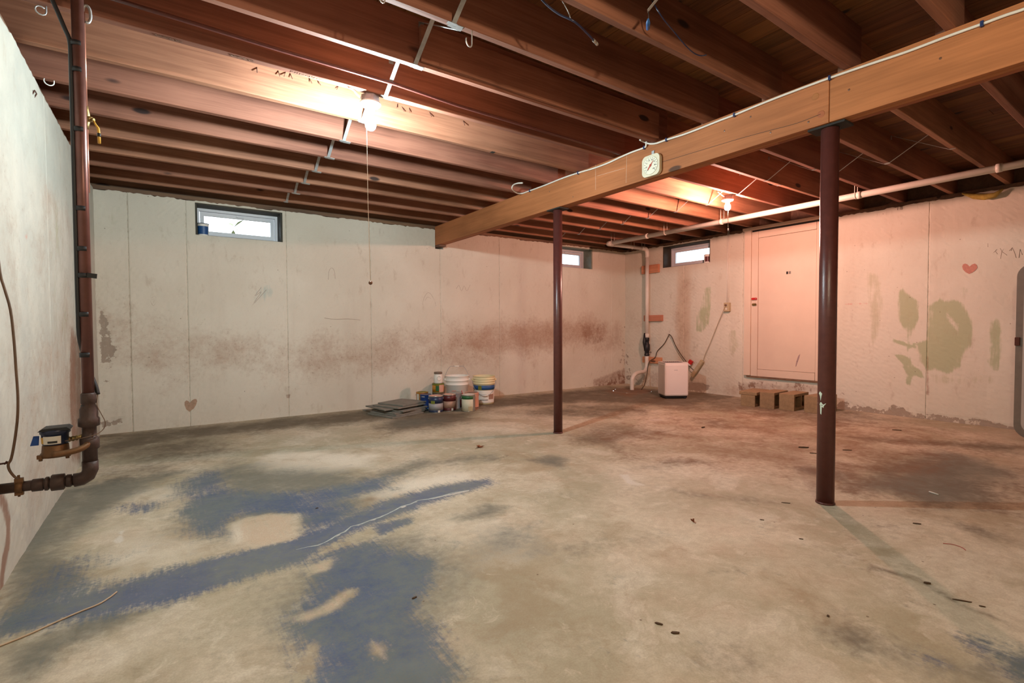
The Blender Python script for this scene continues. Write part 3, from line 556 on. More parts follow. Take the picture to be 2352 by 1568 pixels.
def paint_back(k):
    k.poly('dirt', [(-0.4986, 1.1121), (-0.2849, 1.0535), (0.1596, 1.0255), (1.0766, 0.8931), (1.9993, 0.9339), (2.9274, 1.041), (3.7383, 1.0735), (5.1067, 1.0464), (6.4338, 1.0869), (6.4354, 0.6015), (6.0666, 0.5023), (5.1059, 0.502), (3.881, 0.4241), (2.8588, 0.4159), (2.2661, 0.3932), (1.9924, 0.3828), (1.068, 0.3426), (0.6468, 0.4869), (0.1491, 0.4723), (-0.2955, 0.5414), (-0.5088, 0.6337)], 0.22, 0.62)
    k.poly('dirt', [(2.9895, 0.8978), (3.7383, 1.0735), (5.3808, 1.1509), (6.1169, 1.0853), (6.015, 0.6858), (4.929, 0.6096), (3.8815, 0.5171), (2.987, 0.6106)], 0.22, 0.95)
    k.poly('dirt', [(0.1557, 0.8183), (0.8161, 0.7568), (1.0721, 0.6061), (1.025, 0.4173), (0.4887, 0.5411), (0.1862, 0.5135)], 0.22, 0.75)
    k.poly('dirt', [(1.1645, 0.7955), (1.945, 0.83), (2.5577, 0.7087), (2.496, 0.4351), (1.9927, 0.4091), (1.2488, 0.3543)], 0.22, 0.7)
    k.poly('dirt', [(-0.282, 1.1965), (0.1598, 1.0341), (0.1499, 0.5156), (-0.2938, 0.6235)], 0.22, 0.55)
    k.poly('rust', [(5.3808, 1.047), (6.0143, 1.0848), (5.9641, 0.687), (5.4745, 0.6281)], 0.08, 0.5)
    k.poly('peel', [(-0.516, 1.1595), (-0.4856, 1.1441), (-0.4445, 1.0326), (-0.4111, 0.8311), (-0.3803, 0.7899), (-0.4208, 0.6699), (-0.4653, 0.6397), (-0.5207, 0.6542)], 0.03, 0.62)
    k.poly('peel', [(-0.5084, 0.6537), (-0.412, 0.7908), (-0.3413, 0.6665), (-0.3231, 0.4611), (-0.3926, 0.5064), (-0.4892, 0.392), (-0.5191, 0.1537), (-0.5211, 0.6343)], 0.04, 0.4)
    k.poly('peel', [(-0.5318, 0.1351), (-0.3359, 0.1544), (-0.3373, 0.0847), (-0.5274, 0.0543)], 0.02, 0.55)
    k.poly('peel', [(6.4007, 1.3469), (6.5427, 1.0499), (6.4897, 0.6), (6.4702, -0.0757), (6.1924, -0.0406), (6.2548, 0.2366), (6.3281, 0.6045)], 0.05, 0.42)
    k.poly('peel', [(3.7316, 0.0135), (4.7549, 0.0028), (6.0674, 0.0856), (6.4913, 0.1338), (6.4921, -0.0924), (5.1051, -0.0445), (3.7313, -0.0358)], 0.03, 0.46)
    k.poly('rust', [(5.6666, 0.1254), (6.4907, 0.2994), (6.4921, -0.0999), (5.6667, -0.0384)], 0.06, 0.6)
    k.poly('teal', [(0.6594, 1.2177), (0.7227, 1.3566), (0.8277, 1.4531), (0.9989, 1.5083), (1.0632, 1.4405), (0.9962, 1.3432), (0.8666, 1.2689), (0.7401, 1.1735)], 0.05, 0.42)
    k.poly('teal', [(-0.1324, 1.2414), (-0.0973, 1.305), (-0.0395, 1.2944), (-0.031, 1.2022), (-0.0837, 1.1382)], 0.04, 0.35)
    k.poly('pink', [(1.5124, 1.6246), (1.5611, 1.6475), (1.5993, 1.5899), (1.574, 1.5285), (1.5258, 1.5558)], 0.02, 0.5)
    k.poly('pink', [(-0.1829, 1.8778), (-0.1562, 1.8847), (-0.1569, 1.8518), (-0.1801, 1.8494)], 0.012, 0.5)
    k.poly('olive', [(-0.013, 0.8857), (0.0153, 0.9065), (0.0206, 0.8214), (-0.0043, 0.8007)], 0.02, 0.6)
    k.poly('olive', [(0.2888, 1.0782), (0.3228, 1.1004), (0.3295, 1.0565), (0.2992, 1.0345)], 0.02, 0.8)
    k.poly('peel', [(1.006, 1.9554), (1.0537, 2.2191), (1.0715, 1.9619), (1.0572, 1.8897)], 0.008, 0.3)
    k.poly('olive', [(-0.5419, 2.2118), (-0.2933, 2.2093), (-0.3186, 1.7628), (-0.537, 1.7426)], 0.1, 0.3)
    k.line('rust', [(-0.282, 1.1965), (-0.3061, 0.0275)], 0.004, 0.01, 0.6); k.line('rust', [(1.0818, 0.9409), (1.0757, 0.2699)], 0.004, 0.012, 0.62)
    k.poly('rust', [(1.0444, 0.2484), (1.1022, 0.2534), (1.0923, 0.1963), (1.0523, 0.1949)], 0.012, 0.6)
def paint_right(k):
    G = 'green'
    k.poly(G, [(4.3436, 1.5408), (4.231, 1.5581), (4.2154, 1.3446), (4.2545, 1.0006), (4.3817, 0.8737), (4.4915, 0.8923), (4.4853, 1.0669), (4.4137, 1.2899)], 0.03, 0.62)
    k.poly('olive', [(3.9683, 0.8461), (3.9169, 0.9376), (3.8397, 0.9196), (3.8059, 0.6983), (3.9001, 0.5137), (3.9527, 0.5721)], 0.03, 0.6)
    k.poly('olive', [(2.3043, 1.5714), (2.1803, 1.5741), (2.1279, 1.2941), (2.1506, 0.9135), (2.2491, 0.6215), (2.2867, 0.913)], 0.05, 0.6)
    k.poly(G, [(2.0106, 1.3344), (1.9653, 1.3872), (1.9034, 1.282), (1.8288, 1.2326), (1.8188, 1.0509), (1.8755, 0.9145), (1.9139, 0.7297), (1.9355, 0.9143), (2.0061, 1.0309)], 0.035, 0.8)
    k.poly(G, [(1.7629, 1.1757), (1.6861, 1.2259), (1.6518, 1.2508), (1.6101, 1.2136), (1.5667, 1.2421), (1.4967, 1.2171), (1.4431, 1.1208), (1.3961, 0.9797), (1.3993, 0.7888), (1.4588, 0.6929), (1.4731, 0.5717), (1.5712, 0.478), (1.6749, 0.5147), (1.7523, 0.4868), (1.8191, 0.5961), (1.8295, 0.7962), (1.7575, 0.8249)], 0.04, 0.85)
    k.poly(G, [(1.2754, 1.0079), (1.2309, 1.0567), (1.1946, 1.0191), (1.1782, 0.7535), (1.2043, 0.547), (1.2517, 0.5105), (1.2964, 0.6244), (1.2809, 0.7918)], 0.025, 0.72)
    k.poly(G, [(2.042, 0.8292), (1.8958, 0.7763), (1.8222, 0.801), (1.8579, 0.7315), (1.9137, 0.7204), (1.8707, 0.5933), (1.855, 0.5391), (1.9491, 0.5518), (2.0157, 0.6324), (2.0397, 0.669), (1.9126, 0.6465), (1.9255, 0.7524), (2.0415, 0.7915)], 0.02, 0.95)
    k.poly(G, [(1.9604, 0.5418), (1.874, 0.5655), (1.7886, 0.5069), (1.7618, 0.4092), (1.8536, 0.4474), (1.8891, 0.3338), (1.9271, 0.3488), (1.9135, 0.452)], 0.02, 0.9)
    k.poly(G, [(1.5024, 1.3677), (1.4538, 1.377), (1.4398, 1.3079), (1.4771, 1.2161), (1.4974, 1.26)], 0.015, 0.55)
    k.poly(G, [(1.3708, 1.1691), (1.3363, 1.1593), (1.3351, 1.084), (1.3666, 1.1016)], 0.012, 0.55)
    k.poly('olive', [(1.7634, 0.5087), (1.4392, 0.488), (1.2215, 0.5045), (1.2201, 0.422), (1.5024, 0.353), (1.7434, 0.3747)], 0.06, 0.5)
    k.cut(G, [(1.6085, 1.1128), (1.5126, 0.9806), (1.5181, 0.9157), (1.5796, 1.0029)], 0.02, 0.6)
    k.line('pink', [(2.5803, 1.207), (2.4946, 1.2187), (2.3849, 1.2242), (2.2741, 1.2147)], 0.010, 0.012, 0.6)
    k.line('pink', [(3.6281, 0.8498), (3.6177, 1.0251), (3.643, 1.1424)], 0.02, 0.04, 0.4)
    k.line('pink', [(1.4658, 1.1215), (1.3225, 1.0753)], 0.02, 0.03, 0.45)
    k.poly('peel', [(5.8654, 0.7511), (5.7674, 0.6047), (5.7082, 0.1641), (5.5386, 0.1406), (5.4474, 0.2558), (5.2679, 0.0561), (5.0119, 0.0792), (4.652, 0.0985), (4.4267, 0.0804), (4.2617, 0.1217), (4.275, 0.0187), (3.7808, 0.0345), (3.656, -0.0228), (5.8629, -0.0878)], 0.05, 0.46)
    k.poly('peel', [(4.614, 0.135), (4.3761, 0.1367), (4.2475, 0.1103), (4.2893, 0.0299), (4.6132, 0.0162)], 0.012, 0.9)
    k.poly('peel', [(2.5938, 0.118), (2.4798, 0.1059), (2.4131, 0.0888), (2.2835, 0.0703), (2.0783, 0.068), (2.0395, 0.1205), (1.9234, 0.1025), (1.9038, 0.0586), (1.7565, 0.0652), (1.7388, 0.0813), (1.633, 0.0647), (1.4978, 0.0709), (1.3368, 0.0731), (1.0671, 0.0323), (1.0658, -0.0403), (1.8464, -0.0257), (2.5916, -0.0516)], 0.02, 0.58)
    k.poly('peel', [(3.8462, 0.245), (2.7616, 0.2931), (2.4151, 0.2389), (2.4139, 0.1538), (3.7808, 0.0345)], 0.03, 0.42)
    k.poly('rust', [(3.846, 0.2148), (2.7615, 0.2826), (2.7357, 0.154), (3.7808, 0.0405)], 0.06, 0.55)
    k.poly('dirt', [(5.8672, 1.3476), (5.5428, 1.1905), (5.272, 0.9025), (4.7724, 0.637), (4.4685, 0.7762), (4.6201, 1.036), (4.4021, 1.6722), (4.7791, 1.7034), (5.0165, 0.9034), (5.8636, 0.1523)], 0.12, 0.4)
    k.poly('dirt', [(5.8243, 0.1553), (5.269, 0.2681), (3.6579, 0.1721), (3.656, -0.0228), (5.8235, -0.0914)], 0.08, 0.6)
    k.poly('dirt', [(2.5928, 0.0409), (1.0674, 0.0525), (1.0657, -0.0484), (2.5914, -0.0618)], 0.06, 0.7)
    k.line('rust', [(1.7683, 2.2125), (1.7649, 1.9895), (1.7629, 1.6325)], 0.006, 0.015, 0.45); k.line('rust', [(1.7476, 0.645), (1.738, 0.2623)], 0.012, 0.02, 0.75)
def paint_left(k):
    k.get('grime')[:] = 0.85  # mottled grey tone that darkens the whole wall
    k.poly('rust', [(4.355, 1.0159), (4.8341, 0.9245), (4.8423, 0.1772), (4.6247, -0.0177), (4.2775, 0.1061), (4.2729, 0.5629)], 0.10, 0.75)
    k.poly('dirt', [(3.0853, 0.6875), (4.1661, 0.9042), (4.9281, 0.8246), (4.7662, 0.03), (3.6543, 0.3884)], 0.25, 0.55)
    k.poly('dirt', [(2.6901, 0.9307), (4.195, 1.0693), (4.1093, 0.58), (2.6602, 0.6821)], 0.25, 0.6)
    k.poly('dirt', [(2.7896, 1.7584), (4.5391, 2.0315), (4.6541, 0.0226), (2.583, 0.0408)], 0.3, 0.38)
    k.poly('pink', [(3.1304, 1.3909), (3.1833, 1.4069), (3.2166, 1.3958), (3.1619, 1.3757)], 0.01, 0.8)
    k.line('rust', [(2.6307, 0.3383), (2.6847, 0.2805), (2.7268, 0.2072), (2.704, 0.1283), (2.6361, 0.0857), (2.5923, 0.0204)], 0.035, 0.03, 1.0)
    k.poly('olive', [(3.6243, 1.7299), (4.3449, 1.9258), (4.4132, 0.8413), (3.7299, 0.8635)], 0.2, 0.4)
    k.line('seam', [(3.4905, 1.9199), (3.5062, 1.8137)], 0.005, 0.006, 0.2)
make_wall('wall_back', seg(XL - 0.02, XR + 0.02, 0.026), seg(0, ZW, 0.026), lambda u, d, z: (u, YB + d, z),
          [WIN1, WIN2, (BX0 - 0.004, BX1 + 0.006, BZ0 - 0.045, ZW + 1)], 0.25, [-0.2884, 0.1667, 1.0819, 2.0139, 2.9421, 3.8638, 6.1061], paint_back)
make_wall('wall_right', seg(YF, YB, 0.026), seg(0, ZW, 0.026), lambda u, d, z: (XR + d, u, z), [WIN3], 0.25, [1.7524, 3.7547, 4.6909], paint_right)
make_wall('wall_left', seg(YF, YB, 0.035), seg(0, ZW, 0.035), lambda u, d, z: (XL - d, u, z), [], 0.25, [4.95, 3.7, 2.5], paint_left)
make_wall('wall_front', seg(XL, XR, 0.25), seg(0, ZW, 0.25), lambda u, d, z: (u, YF - d, z), [], 0.25, [], lambda k: None, False)
def structure_box(name, boxes, mat):
    b = MB()
    for lo, hi in boxes: b.box(lo, hi)
    return tag(b.build(name, mat), kind='structure')
structure_box('trim_1', [((XL - 0.25, YB + 0.012, ZW - 0.004), (XR + 0.25, YB + 0.16, ZJ))], 'sill')
structure_box('trim_2', [((XL - 0.16, YF - 0.1, ZW - 0.004), (XL - 0.015, YB + 0.012, ZJ))], 'sill')
structure_box('trim_3', [((XR + 0.012, YF - 0.1, ZW - 0.004), (XR + 0.16, YB + 0.012, ZJ))], 'sill')
structure_box('trim_4', [((XL - 0.16, YB + 0.05, ZJ), (XR + 0.16, YB + 0.09, ZJ + DJ))], 'sill')
structure_box('trim_5', [((XL - 0.16, YF - 0.1, ZJ), (XL - 0.12, YB + 0.05, ZJ + DJ))], 'sill')
structure_box('trim_6', [((XR + 0.12, YF - 0.1, ZJ), (XR + 0.16, YB + 0.05, ZJ + DJ))], 'sill')
structure_box('trim_7', [((XL - 0.16, YF - 0.14, ZW - 0.004), (XR + 0.16, YF - 0.1, ZJ + DJ))], 'sill')

# subfloor seen between the joists: each board a part of the ceiling
CEIL = structure_box('ceiling', [((XL - 0.25, YF - 0.25, ZJ + DJ + 0.022), (XR + 0.25, YB + 0.25, ZJ + DJ + 0.05))], 'sub')
xb = XL - 0.15; n = 0
while xb < XR + 0.14:
    w = 0.139; cut = YF + 1.2 + (n * 1.37) % 6.5
    for (a, c) in ((YF - 0.14, cut - 0.0015), (cut + 0.0015, YB + 0.14)):
        b = MB((xb, a, ZJ + DJ)); b.box((xb, a, ZJ + DJ + 0.0005), (xb + w - 0.003, c, ZJ + DJ + 0.0195 + RNG.uniform(0, 0.0015))); b.build('board', 'sub', CEIL, (xb, a, ZJ + DJ))
    xb += w; n += 1

# ------------------------------------------------------------------ joists, one thing each
ORD = ['first', 'second', 'third', 'fourth', 'fifth', 'sixth', 'seventh', 'eighth', 'ninth', 'tenth', 'eleventh', 'twelfth', 'thirteenth', 'fourteenth', 'fifteenth', 'sixteenth', 'seventeenth', 'eighteenth']
def plank(b, x0, x1, y0, y1, z0, z1, seed):
    r = np.random.default_rng(seed); nx = 9; vs, fs = [], []
    for i in range(nx):
        x = x0 + (x1 - x0) * i / (nx - 1); c = r.normal(0, 0.0012, 4)
        e = 0.003
        ring = [(y0 + c[0], z0 + e), (y0 + e + c[0], z0 + c[2] * .6), (y1 - e + c[1], z0 + c[3] * .6), (y1 + c[1], z0 + e), (y1, z1), (y0, z1)]
        vs += [(x, a, d) for a, d in ring]
    for i in range(nx - 1):
        for k in range(6): a, c = i * 6 + k, i * 6 + (k + 1) % 6; fs.append((a, c, c + 6, a + 6))
    fs += [tuple(range(5, -1, -1)), tuple((nx - 1) * 6 + k for k in range(6))]
    b.add(vs, fs)
JL, JR = {}, {}
for i in range(7, -9, -1):
    f = jfar(i); od = ORD[7 - i]
    for side in (0, 1):
        x0, x1, y0 = ((XL - 0.117, BX1 + 0.01, f - 0.038), (BX1 - 0.045, XR + 0.117, f + 0.012))[side]
        y1 = y0 + 0.038; o = (x0, (y0 + y1) / 2, ZJ)
        b = MB(o); plank(b, x0, x1, y0, y1, ZJ, ZJ + DJ, 100 + i * 2 + side)
        j = b.build('floor_joist', 'joist', None, o)
        tag(j, ('reddish brown floor joist left of the beam, %s from the back wall' if side == 0 else 'reddish brown floor joist right of the beam, %s from the back wall') % od, 'joist', 'floor joists overhead')
        (JL, JR)[side][i] = j
# sister board scabbed onto the near face of one joist
y = jfar(-1) - 0.038 - 0.0255
single('sister_board', (1.06, y, ZJ + 0.02), lambda b: plank(b, 1.06, 2.87, y, y + 0.025, ZJ + 0.014, ZJ + 0.19, 55), 'joist', 'shorter orange board fastened against a joist, ending squarely beside the cross bridging', 'board')
# rusty nails and stamped lettering on the lit joist by the left bulb
nf = jfar(1) - 0.038
for p in [(0.4405, 3.1391, 2.4253), (0.5531, 3.1391, 2.4381), (0.5856, 3.1391, 2.4424), (0.6184, 3.1391, 2.4417), (0.7245, 3.1391, 2.4461), (0.7717, 3.1391, 2.4488), (0.8869, 3.1391, 2.4489), (1.3073, 3.1391, 2.42), (1.2681, 3.1391, 2.433), (1.3534, 3.1391, 2.4255), (1.5059, 3.1391, 2.4333), (1.7681, 3.1391, 2.4345)]:
    b = MB(); zc = min(p[2], ZJ + DJ - 0.03); sl = RNG.uniform(-0.012, 0.012)
    b.tube([(p[0] - sl, nf + 0.004, zc + 0.02), (p[0], nf - 0.006, zc), (p[0] + sl, nf - 0.016, zc - 0.022)], 0.0022, 6)
    for k in range(len(b.v)): b.v[k] = b.v[k] - Vector(JL[1].location)
    b.build('nail', 'rust', JL[1])
for body, px in (('SIMPSON', [(0.0301, 2.7444, 2.2828)]), ('SIMPSON', [(0.3251, 2.7436, 2.2828)]), ('INTERCHANG', [(0.625, 2.7341, 2.2828)])):
    p = px[0]; mt = Matrix.Translation(Vector((p[0], jfar(0) - 0.019, ZJ - 0.0012)) - Vector(JL[0].location)) @ Matrix.Rotation(PI, 4, 'X') @ Matrix.Rotation(0, 4, 'Z')
    text(body, 0.026, 'fadeink', JL[0], mt, 'stamp')

p = [(2.0282, 3.1302, 2.2828)][0]
b = MB(JL[1].location); b.box((p[0] - 0.018, jfar(1) - 0.034, ZJ - 0.0025), (p[0] + 0.012, jfar(1) - 0.006, ZJ + 0.001)); b.build('dark_tag', 'dark', JL[1])
# ------------------------------------------------------------------ built-up beam
beam = thing('support_beam', (BX0, 0.0, BZ0), 'long brown built-up timber beam running from back wall to upper right', 'beam')
ys = 1.21
for (x0, x1, parts) in ((BX0, BX0 + 0.0345, [(YF, ys - 0.0015), (ys + 0.0015, YB + 0.10)]), (BX0 + 0.0355, BX0 + 0.0695, [(YF, 3.4), (3.403, YB + 0.10)]), (BX0 + 0.0705, BX1, [(YF, ys + 0.3), (ys + 0.303, YB + 0.10)])):
    for (a, c) in parts:
        b = MB((BX0, 0, BZ0)); b.box((x0, a, BZ0 + RNG.uniform(0, 0.002)), (x1, c, ZJ - 0.0005), bev=0.003); b.build('plank', 'beam', beam)
b = MB((BX0, 0, BZ0)); b.box((BX0 + 0.004, YB - 0.10, BZ0 - 0.022), (BX1, YB + 0.2, BZ0 - 0.001), bev=0.002); b.build('shim', 'sill', beam)
# hairline split and chalk marks on the near face
b = MB((BX0, 0, BZ0)); b.tube([(p[0] - 0.0003, p[1], p[2]) for p in [(2.8753, 1.2507, 2.0971), (2.8753, 1.3728, 2.0901), (2.8753, 1.5172, 2.0991), (2.8753, 1.7024, 2.1097), (2.8753, 1.8775, 2.1151), (2.8753, 2.1042, 2.122), (2.8753, 2.2833, 2.1275)]], 0.0013, 5, 4); b.build('split', 'ink', beam)
for pts in ([(2.8753, 2.9394, 2.2862), (2.8753, 2.9392, 2.083)], [(2.8753, 2.6054, 2.2809), (2.8753, 2.6134, 2.061)], [(2.8753, 2.9195, 2.1902), (2.8753, 2.6268, 2.1757)]):
    b = MB((BX0, 0, BZ0)); b.tube([(p[0] - 0.0002, p[1], p[2]) for p in pts], 0.0012, 4); b.build('chalk_mark', 'chalk', beam)
for p in [(2.8753, 1.2778, 2.1988), (2.8753, 1.2485, 2.0963), (2.8753, 1.8062, 2.1905), (2.8753, 1.6378, 2.2178), (2.8753, 1.3115, 2.0765), (2.8753, 1.5171, 2.0867), (2.8753, 3.2129, 2.0863), (2.8753, 3.5311, 2.2025), (2.8753, 1.1183, 2.1733), (2.8753, 0.7545, 2.17)]:
    b = MB((BX0, 0, BZ0)); r = 0.022 if abs(p[1] - 1.27) < 0.03 else 0.007
    b.lathe([(r, 0), (r * 0.7, 0.0008), (0.0005, 0.001)], (p[0] + 0.0004, p[1], p[2]), 12, rotm('Y', -PI / 2)); b.build('knot', 'bead' if r < 0.01 else 'beam', beam)

# ------------------------------------------------------------------ steel columns
def column(x, y, r, label):
    t = thing('support_column', (x, y, 0), label, 'column', 'round steel support columns')
    b = MB(); b.lathe([(r, 0.006), (r, BZ0 - 0.012)], n=28); b.build('shaft', 'post', t)
    b = MB(); b.box((-0.055, -0.09, BZ0 - 0.012), (0.055, 0.09, BZ0 - 0.001)); b.build('cap_plate', 'dark', t)
    b = MB(); b.lathe([(r + 0.004, 0.0), (r + 0.004, 0.008), (r, 0.012)], n=28); b.build('base_ring', 'post', t)
    return t
c1 = column(2.925, 3.475, 0.0405, 'slim dark red-brown steel column standing beyond the wall-clock-like dial, farther from viewer')
c2 = column(2.945, 1.232, 0.0432, 'thick dark brown steel column in the right foreground with mint paint splashes')
c1['label'] = 'slimmer looking dark brown steel column, farther back, under the middle of the beam'
# mint splashes on the near column, seen from the room side
va = math.atan2(-1.232, -2.945)
for (da, z0, pts) in ((-0.75, 0.57, [(-.008, .03), (.004, .04), (.012, .03), (.004, .018), (0, -.004), (-.004, .016)]), (-0.62, 0.525, [(-.022, .024), (.004, .028), (.03, .022), (.008, .014), (.006, -.026), (.0, -.03), (-.002, .008), (-.010, .002), (-.012, .012)])):
    b = MB(); vs = []
    for rr in (0.0431, 0.0440):
        for (u, w) in pts: a = va + da * 0.9 - u / 0.0432; vs.append((rr * math.cos(a), rr * math.sin(a), z0 + w * 1.15))
    n_ = len(pts); b.add(vs, [tuple(range(n_)), tuple(range(2 * n_ - 1, n_ - 1, -1))] + [(i, (i + 1) % n_, n_ + (i + 1) % n_, n_ + i) for i in range(n_)]); b.build('paint_splash', 'splash', c2)

# ------------------------------------------------------------------ windows
def window(n, loc, rotz, w, z0, z1, jamb_mat):
    t = bpy.data.objects.new('window_%d' % n, None); t.location = loc; t.rotation_euler = (0, 0, rotz); COL.objects.link(t); tag(t, kind='structure')
    h = z1 - z0; d = 0.20
    b = MB(); b.box((0, 0.012, -0.0), (0.018, 0.249, h)); b.box((w - 0.018, 0.012, 0), (w, 0.249, h)); b.box((0.018, 0.012, h - 0.012), (w - 0.018, 0.249, h)); b.box((0.018, 0.06, 0), (w - 0.018, 0.249, 0.012)); b.build('lining', jamb_mat, t)
    x0, x1, a, c = 0.019, w - 0.019, 0.013, h - 0.013
    def ring(b, x0, x1, a, c, e, y0, y1):
        b.box((x0, y0, a), (x0 + e, y1, c)); b.box((x1 - e, y0, a), (x1, y1, c)); b.box((x0 + e, y0, a), (x1 - e, y1, a + e)); b.box((x0 + e, y0, c - e), (x1 - e, y1, c))
    b = MB(); ring(b, x0, x1, a, c, 0.026, d - 0.01, d + 0.045); b.build('frame', 'vinyl', t)
    e = 0.031; b = MB(); ring(b, x0 + e, x1 - e, a + e - 0.002, c - e, 0.036, d + 0.002, d + 0.04); b.build('sash', 'vinyl', t)
    e = 0.0665; b = MB(); b.box((x0 + e, d + 0.018, a + e - 0.002), (x1 - e, d + 0.022, c - e)); b.build('pane', 'glass', t)
    xm = w / 2; b = MB(); b.box((xm - 0.022, d - 0.008, c - 0.055), (xm + 0.022, d + 0.0015, c - 0.034), bev=0.003); b.box((xm - 0.01, d - 0.014, c - 0.062), (xm + 0.055, d - 0.008, c - 0.052), bev=0.002); b.build('latch', 'vinyl', t)
    return t
window(1, (WIN1[0], YB, WIN1[2]), 0, WIN1[1] - WIN1[0], WIN1[2], WIN1[3], 'buck')
window(2, (WIN2[0], YB, WIN2[2]), 0, WIN2[1] - WIN2[0], WIN2[2], WIN2[3], 'buckpale')
window(3, (XR, WIN3[1], WIN3[2]), -PI / 2, WIN3[1] - WIN3[0], WIN3[2], WIN3[3], 'buck')
# ground and things outside the windows
structure_box('terrain', [((XL - 0.26 - 6, YB + 0.26, 1.80), (XR + 12, YB + 9, 1.87)), ((XR + 0.26, YF - 6, 1.80), (XR + 12, YB + 0.25, 1.87))], 'asphalt')
hs = thing('distant_house', (13.0, 8.0, 1.87), 'pale blue-grey low building seen washed out through the right wall window', 'building')
b = MB(); b.box((0, 0, 0), (5, 5, 0.75)); b.build('wall', 'siding', hs)
b = MB(); b.prism([(-0.3, 0.74), (5.3, 0.74), (2.5, 1.3)], -0.3, 5.3, 0); b.build('roof', 'siding', hs)
def weed(name, base, h, n, seed, mat, label, cat, leafy=True):
    r = np.random.default_rng(seed); t = thing(name, base, label, cat)
    b = MB(); b.tube([(0, 0, 0), (r.normal(0, .02), r.normal(0, .02), h * .5), (r.normal(0, .04), r.normal(0, .04), h)], [0.004, 0.003, 0.0015], 6)
    for k in range(n):
        a = r.uniform(0, 2 * PI); z = h * r.uniform(.35, .95); L = h * r.uniform(.2, .5); e = (L * math.cos(a), L * math.sin(a), z + L * r.uniform(.2, .8)); b.tube([(0, 0, z), e], [0.0022, 0.001], 5)
        if leafy:
            lf = MB(); d = Vector(e) - Vector((0, 0, z)); s_ = d.cross(Vector((0, 0, 1))).normalized() * L * .16; m_ = Vector((0, 0, z)) + d * .5; m_.z += 0.01
            lf.add([(0, 0, z), m_ + s_, e, m_ - s_, m_ + Vector((0, 0, .006))], [(0, 1, 4), (1, 2, 4), (2, 3, 4), (3, 0, 4)]); lf.build('leaf', mat, t)
    b.build('stem', mat, t); return t
weed('weed', (0.66, YB + 0.85, 1.87), 0.42, 6, 3, 'weed', 'small leafy weed outside the left window, almost bleached out by daylight', 'weed')
weed('bare_shrub', (6.1, YB + 0.9, 1.87), 0.55, 9, 5, 'twig', 'bare twiggy shrub outside the window behind the farther column', 'shrub', False)
weed('twig_shrub', (XR + 1.2, 6.1, 1.87), 0.6, 8, 8, 'twig', 'thin bare twigs outside the window on the right wall', 'shrub', False)
single('dark_stone', (5.15, YB + 0.42, 1.87), lambda b: b.lathe([(0.13, -0.005), (0.12, 0.06), (0.07, 0.11), (0.001, 0.13)], (5.15, YB + 0.42, 1.87), 9), 'dark', 'dark stone lying outside the window behind the farther column', 'stone')

# ------------------------------------------------------------------ steel cross bridging
def strap(name, x, ya, za, yb, zb, label, group, w=0.02, mat='galv'):
    o = (x, (ya + yb) / 2, ZJ); b = MB(o); t = 0.0011
    def leaf(p, q, ww):
        d = (Vector(q) - Vector(p)).normalized(); sx = Vector((1, 0, 0)) * ww / 2; nrm = d.cross(Vector((1, 0, 0))).normalized() * t
        p, q = Vector(p), Vector(q); vs = [p - sx - nrm, p + sx - nrm, p + sx + nrm, p - sx + nrm, q - sx - nrm, q + sx - nrm, q + sx + nrm, q - sx + nrm]
        b.add(vs, [(3, 2, 1, 0), (4, 5, 6, 7), (0, 1, 5, 4), (1, 2, 6, 5), (2, 3, 7, 6), (3, 0, 4, 7)])
    leaf((x, ya, za), (x, yb, zb), w)
    s = 1 if yb > ya else -1
    # low end: flange nailed under the joist; high end: flange against its face
    leaf((x, ya - s * 0.034, za), (x, ya, za), w * 1.5); b.box((x - w * 1.3, min(ya, ya - s * 0.02), za - 0.0012), (x + w * 0.9, max(ya, ya - s * 0.02), za + 0.0002))
    leaf((x, yb - s * 0.002, zb), (x, yb - s * 0.002, zb - 0.03), w * 1.3)
    return tag(b.build(name, mat, None, o), label, 'strap', group)
for side, rng_, nm, xs in ((0, range(-4, 7), 'left', lambda i: 1.055), (1, range(-4, 7), 'right', lambda i: {-2: 4.47, -1: 4.69}.get(i, 4.80))):
    for i in rng_:
        y0 = jfar(i) + (0 if side == 0 else 0.05); y1 = jfar(i + 1) - 0.038 + (0 if side == 0 else 0.05)
        a, c = ORD[7 - i - 1], ORD[7 - i]; x = xs(i); w = 0.021 if side == 0 else 0.012
        g = 'steel cross bridging ' + nm + ' of the beam'
        strap('bridging_strap', x - w * 0.8, y1, ZJ - 0.0015, y0, ZJ + DJ - 0.02, 'steel bridging strap, %s side, between %s and %s joists from back, falling toward back wall' % (nm, a, c), g, w)
        strap('bridging_strap', x + w * 0.8, y0, ZJ - 0.0015, y1, ZJ + DJ - 0.02, 'steel bridging strap, %s side, between %s and %s joists from back, rising toward back wall' % (nm, a, c), g, w)

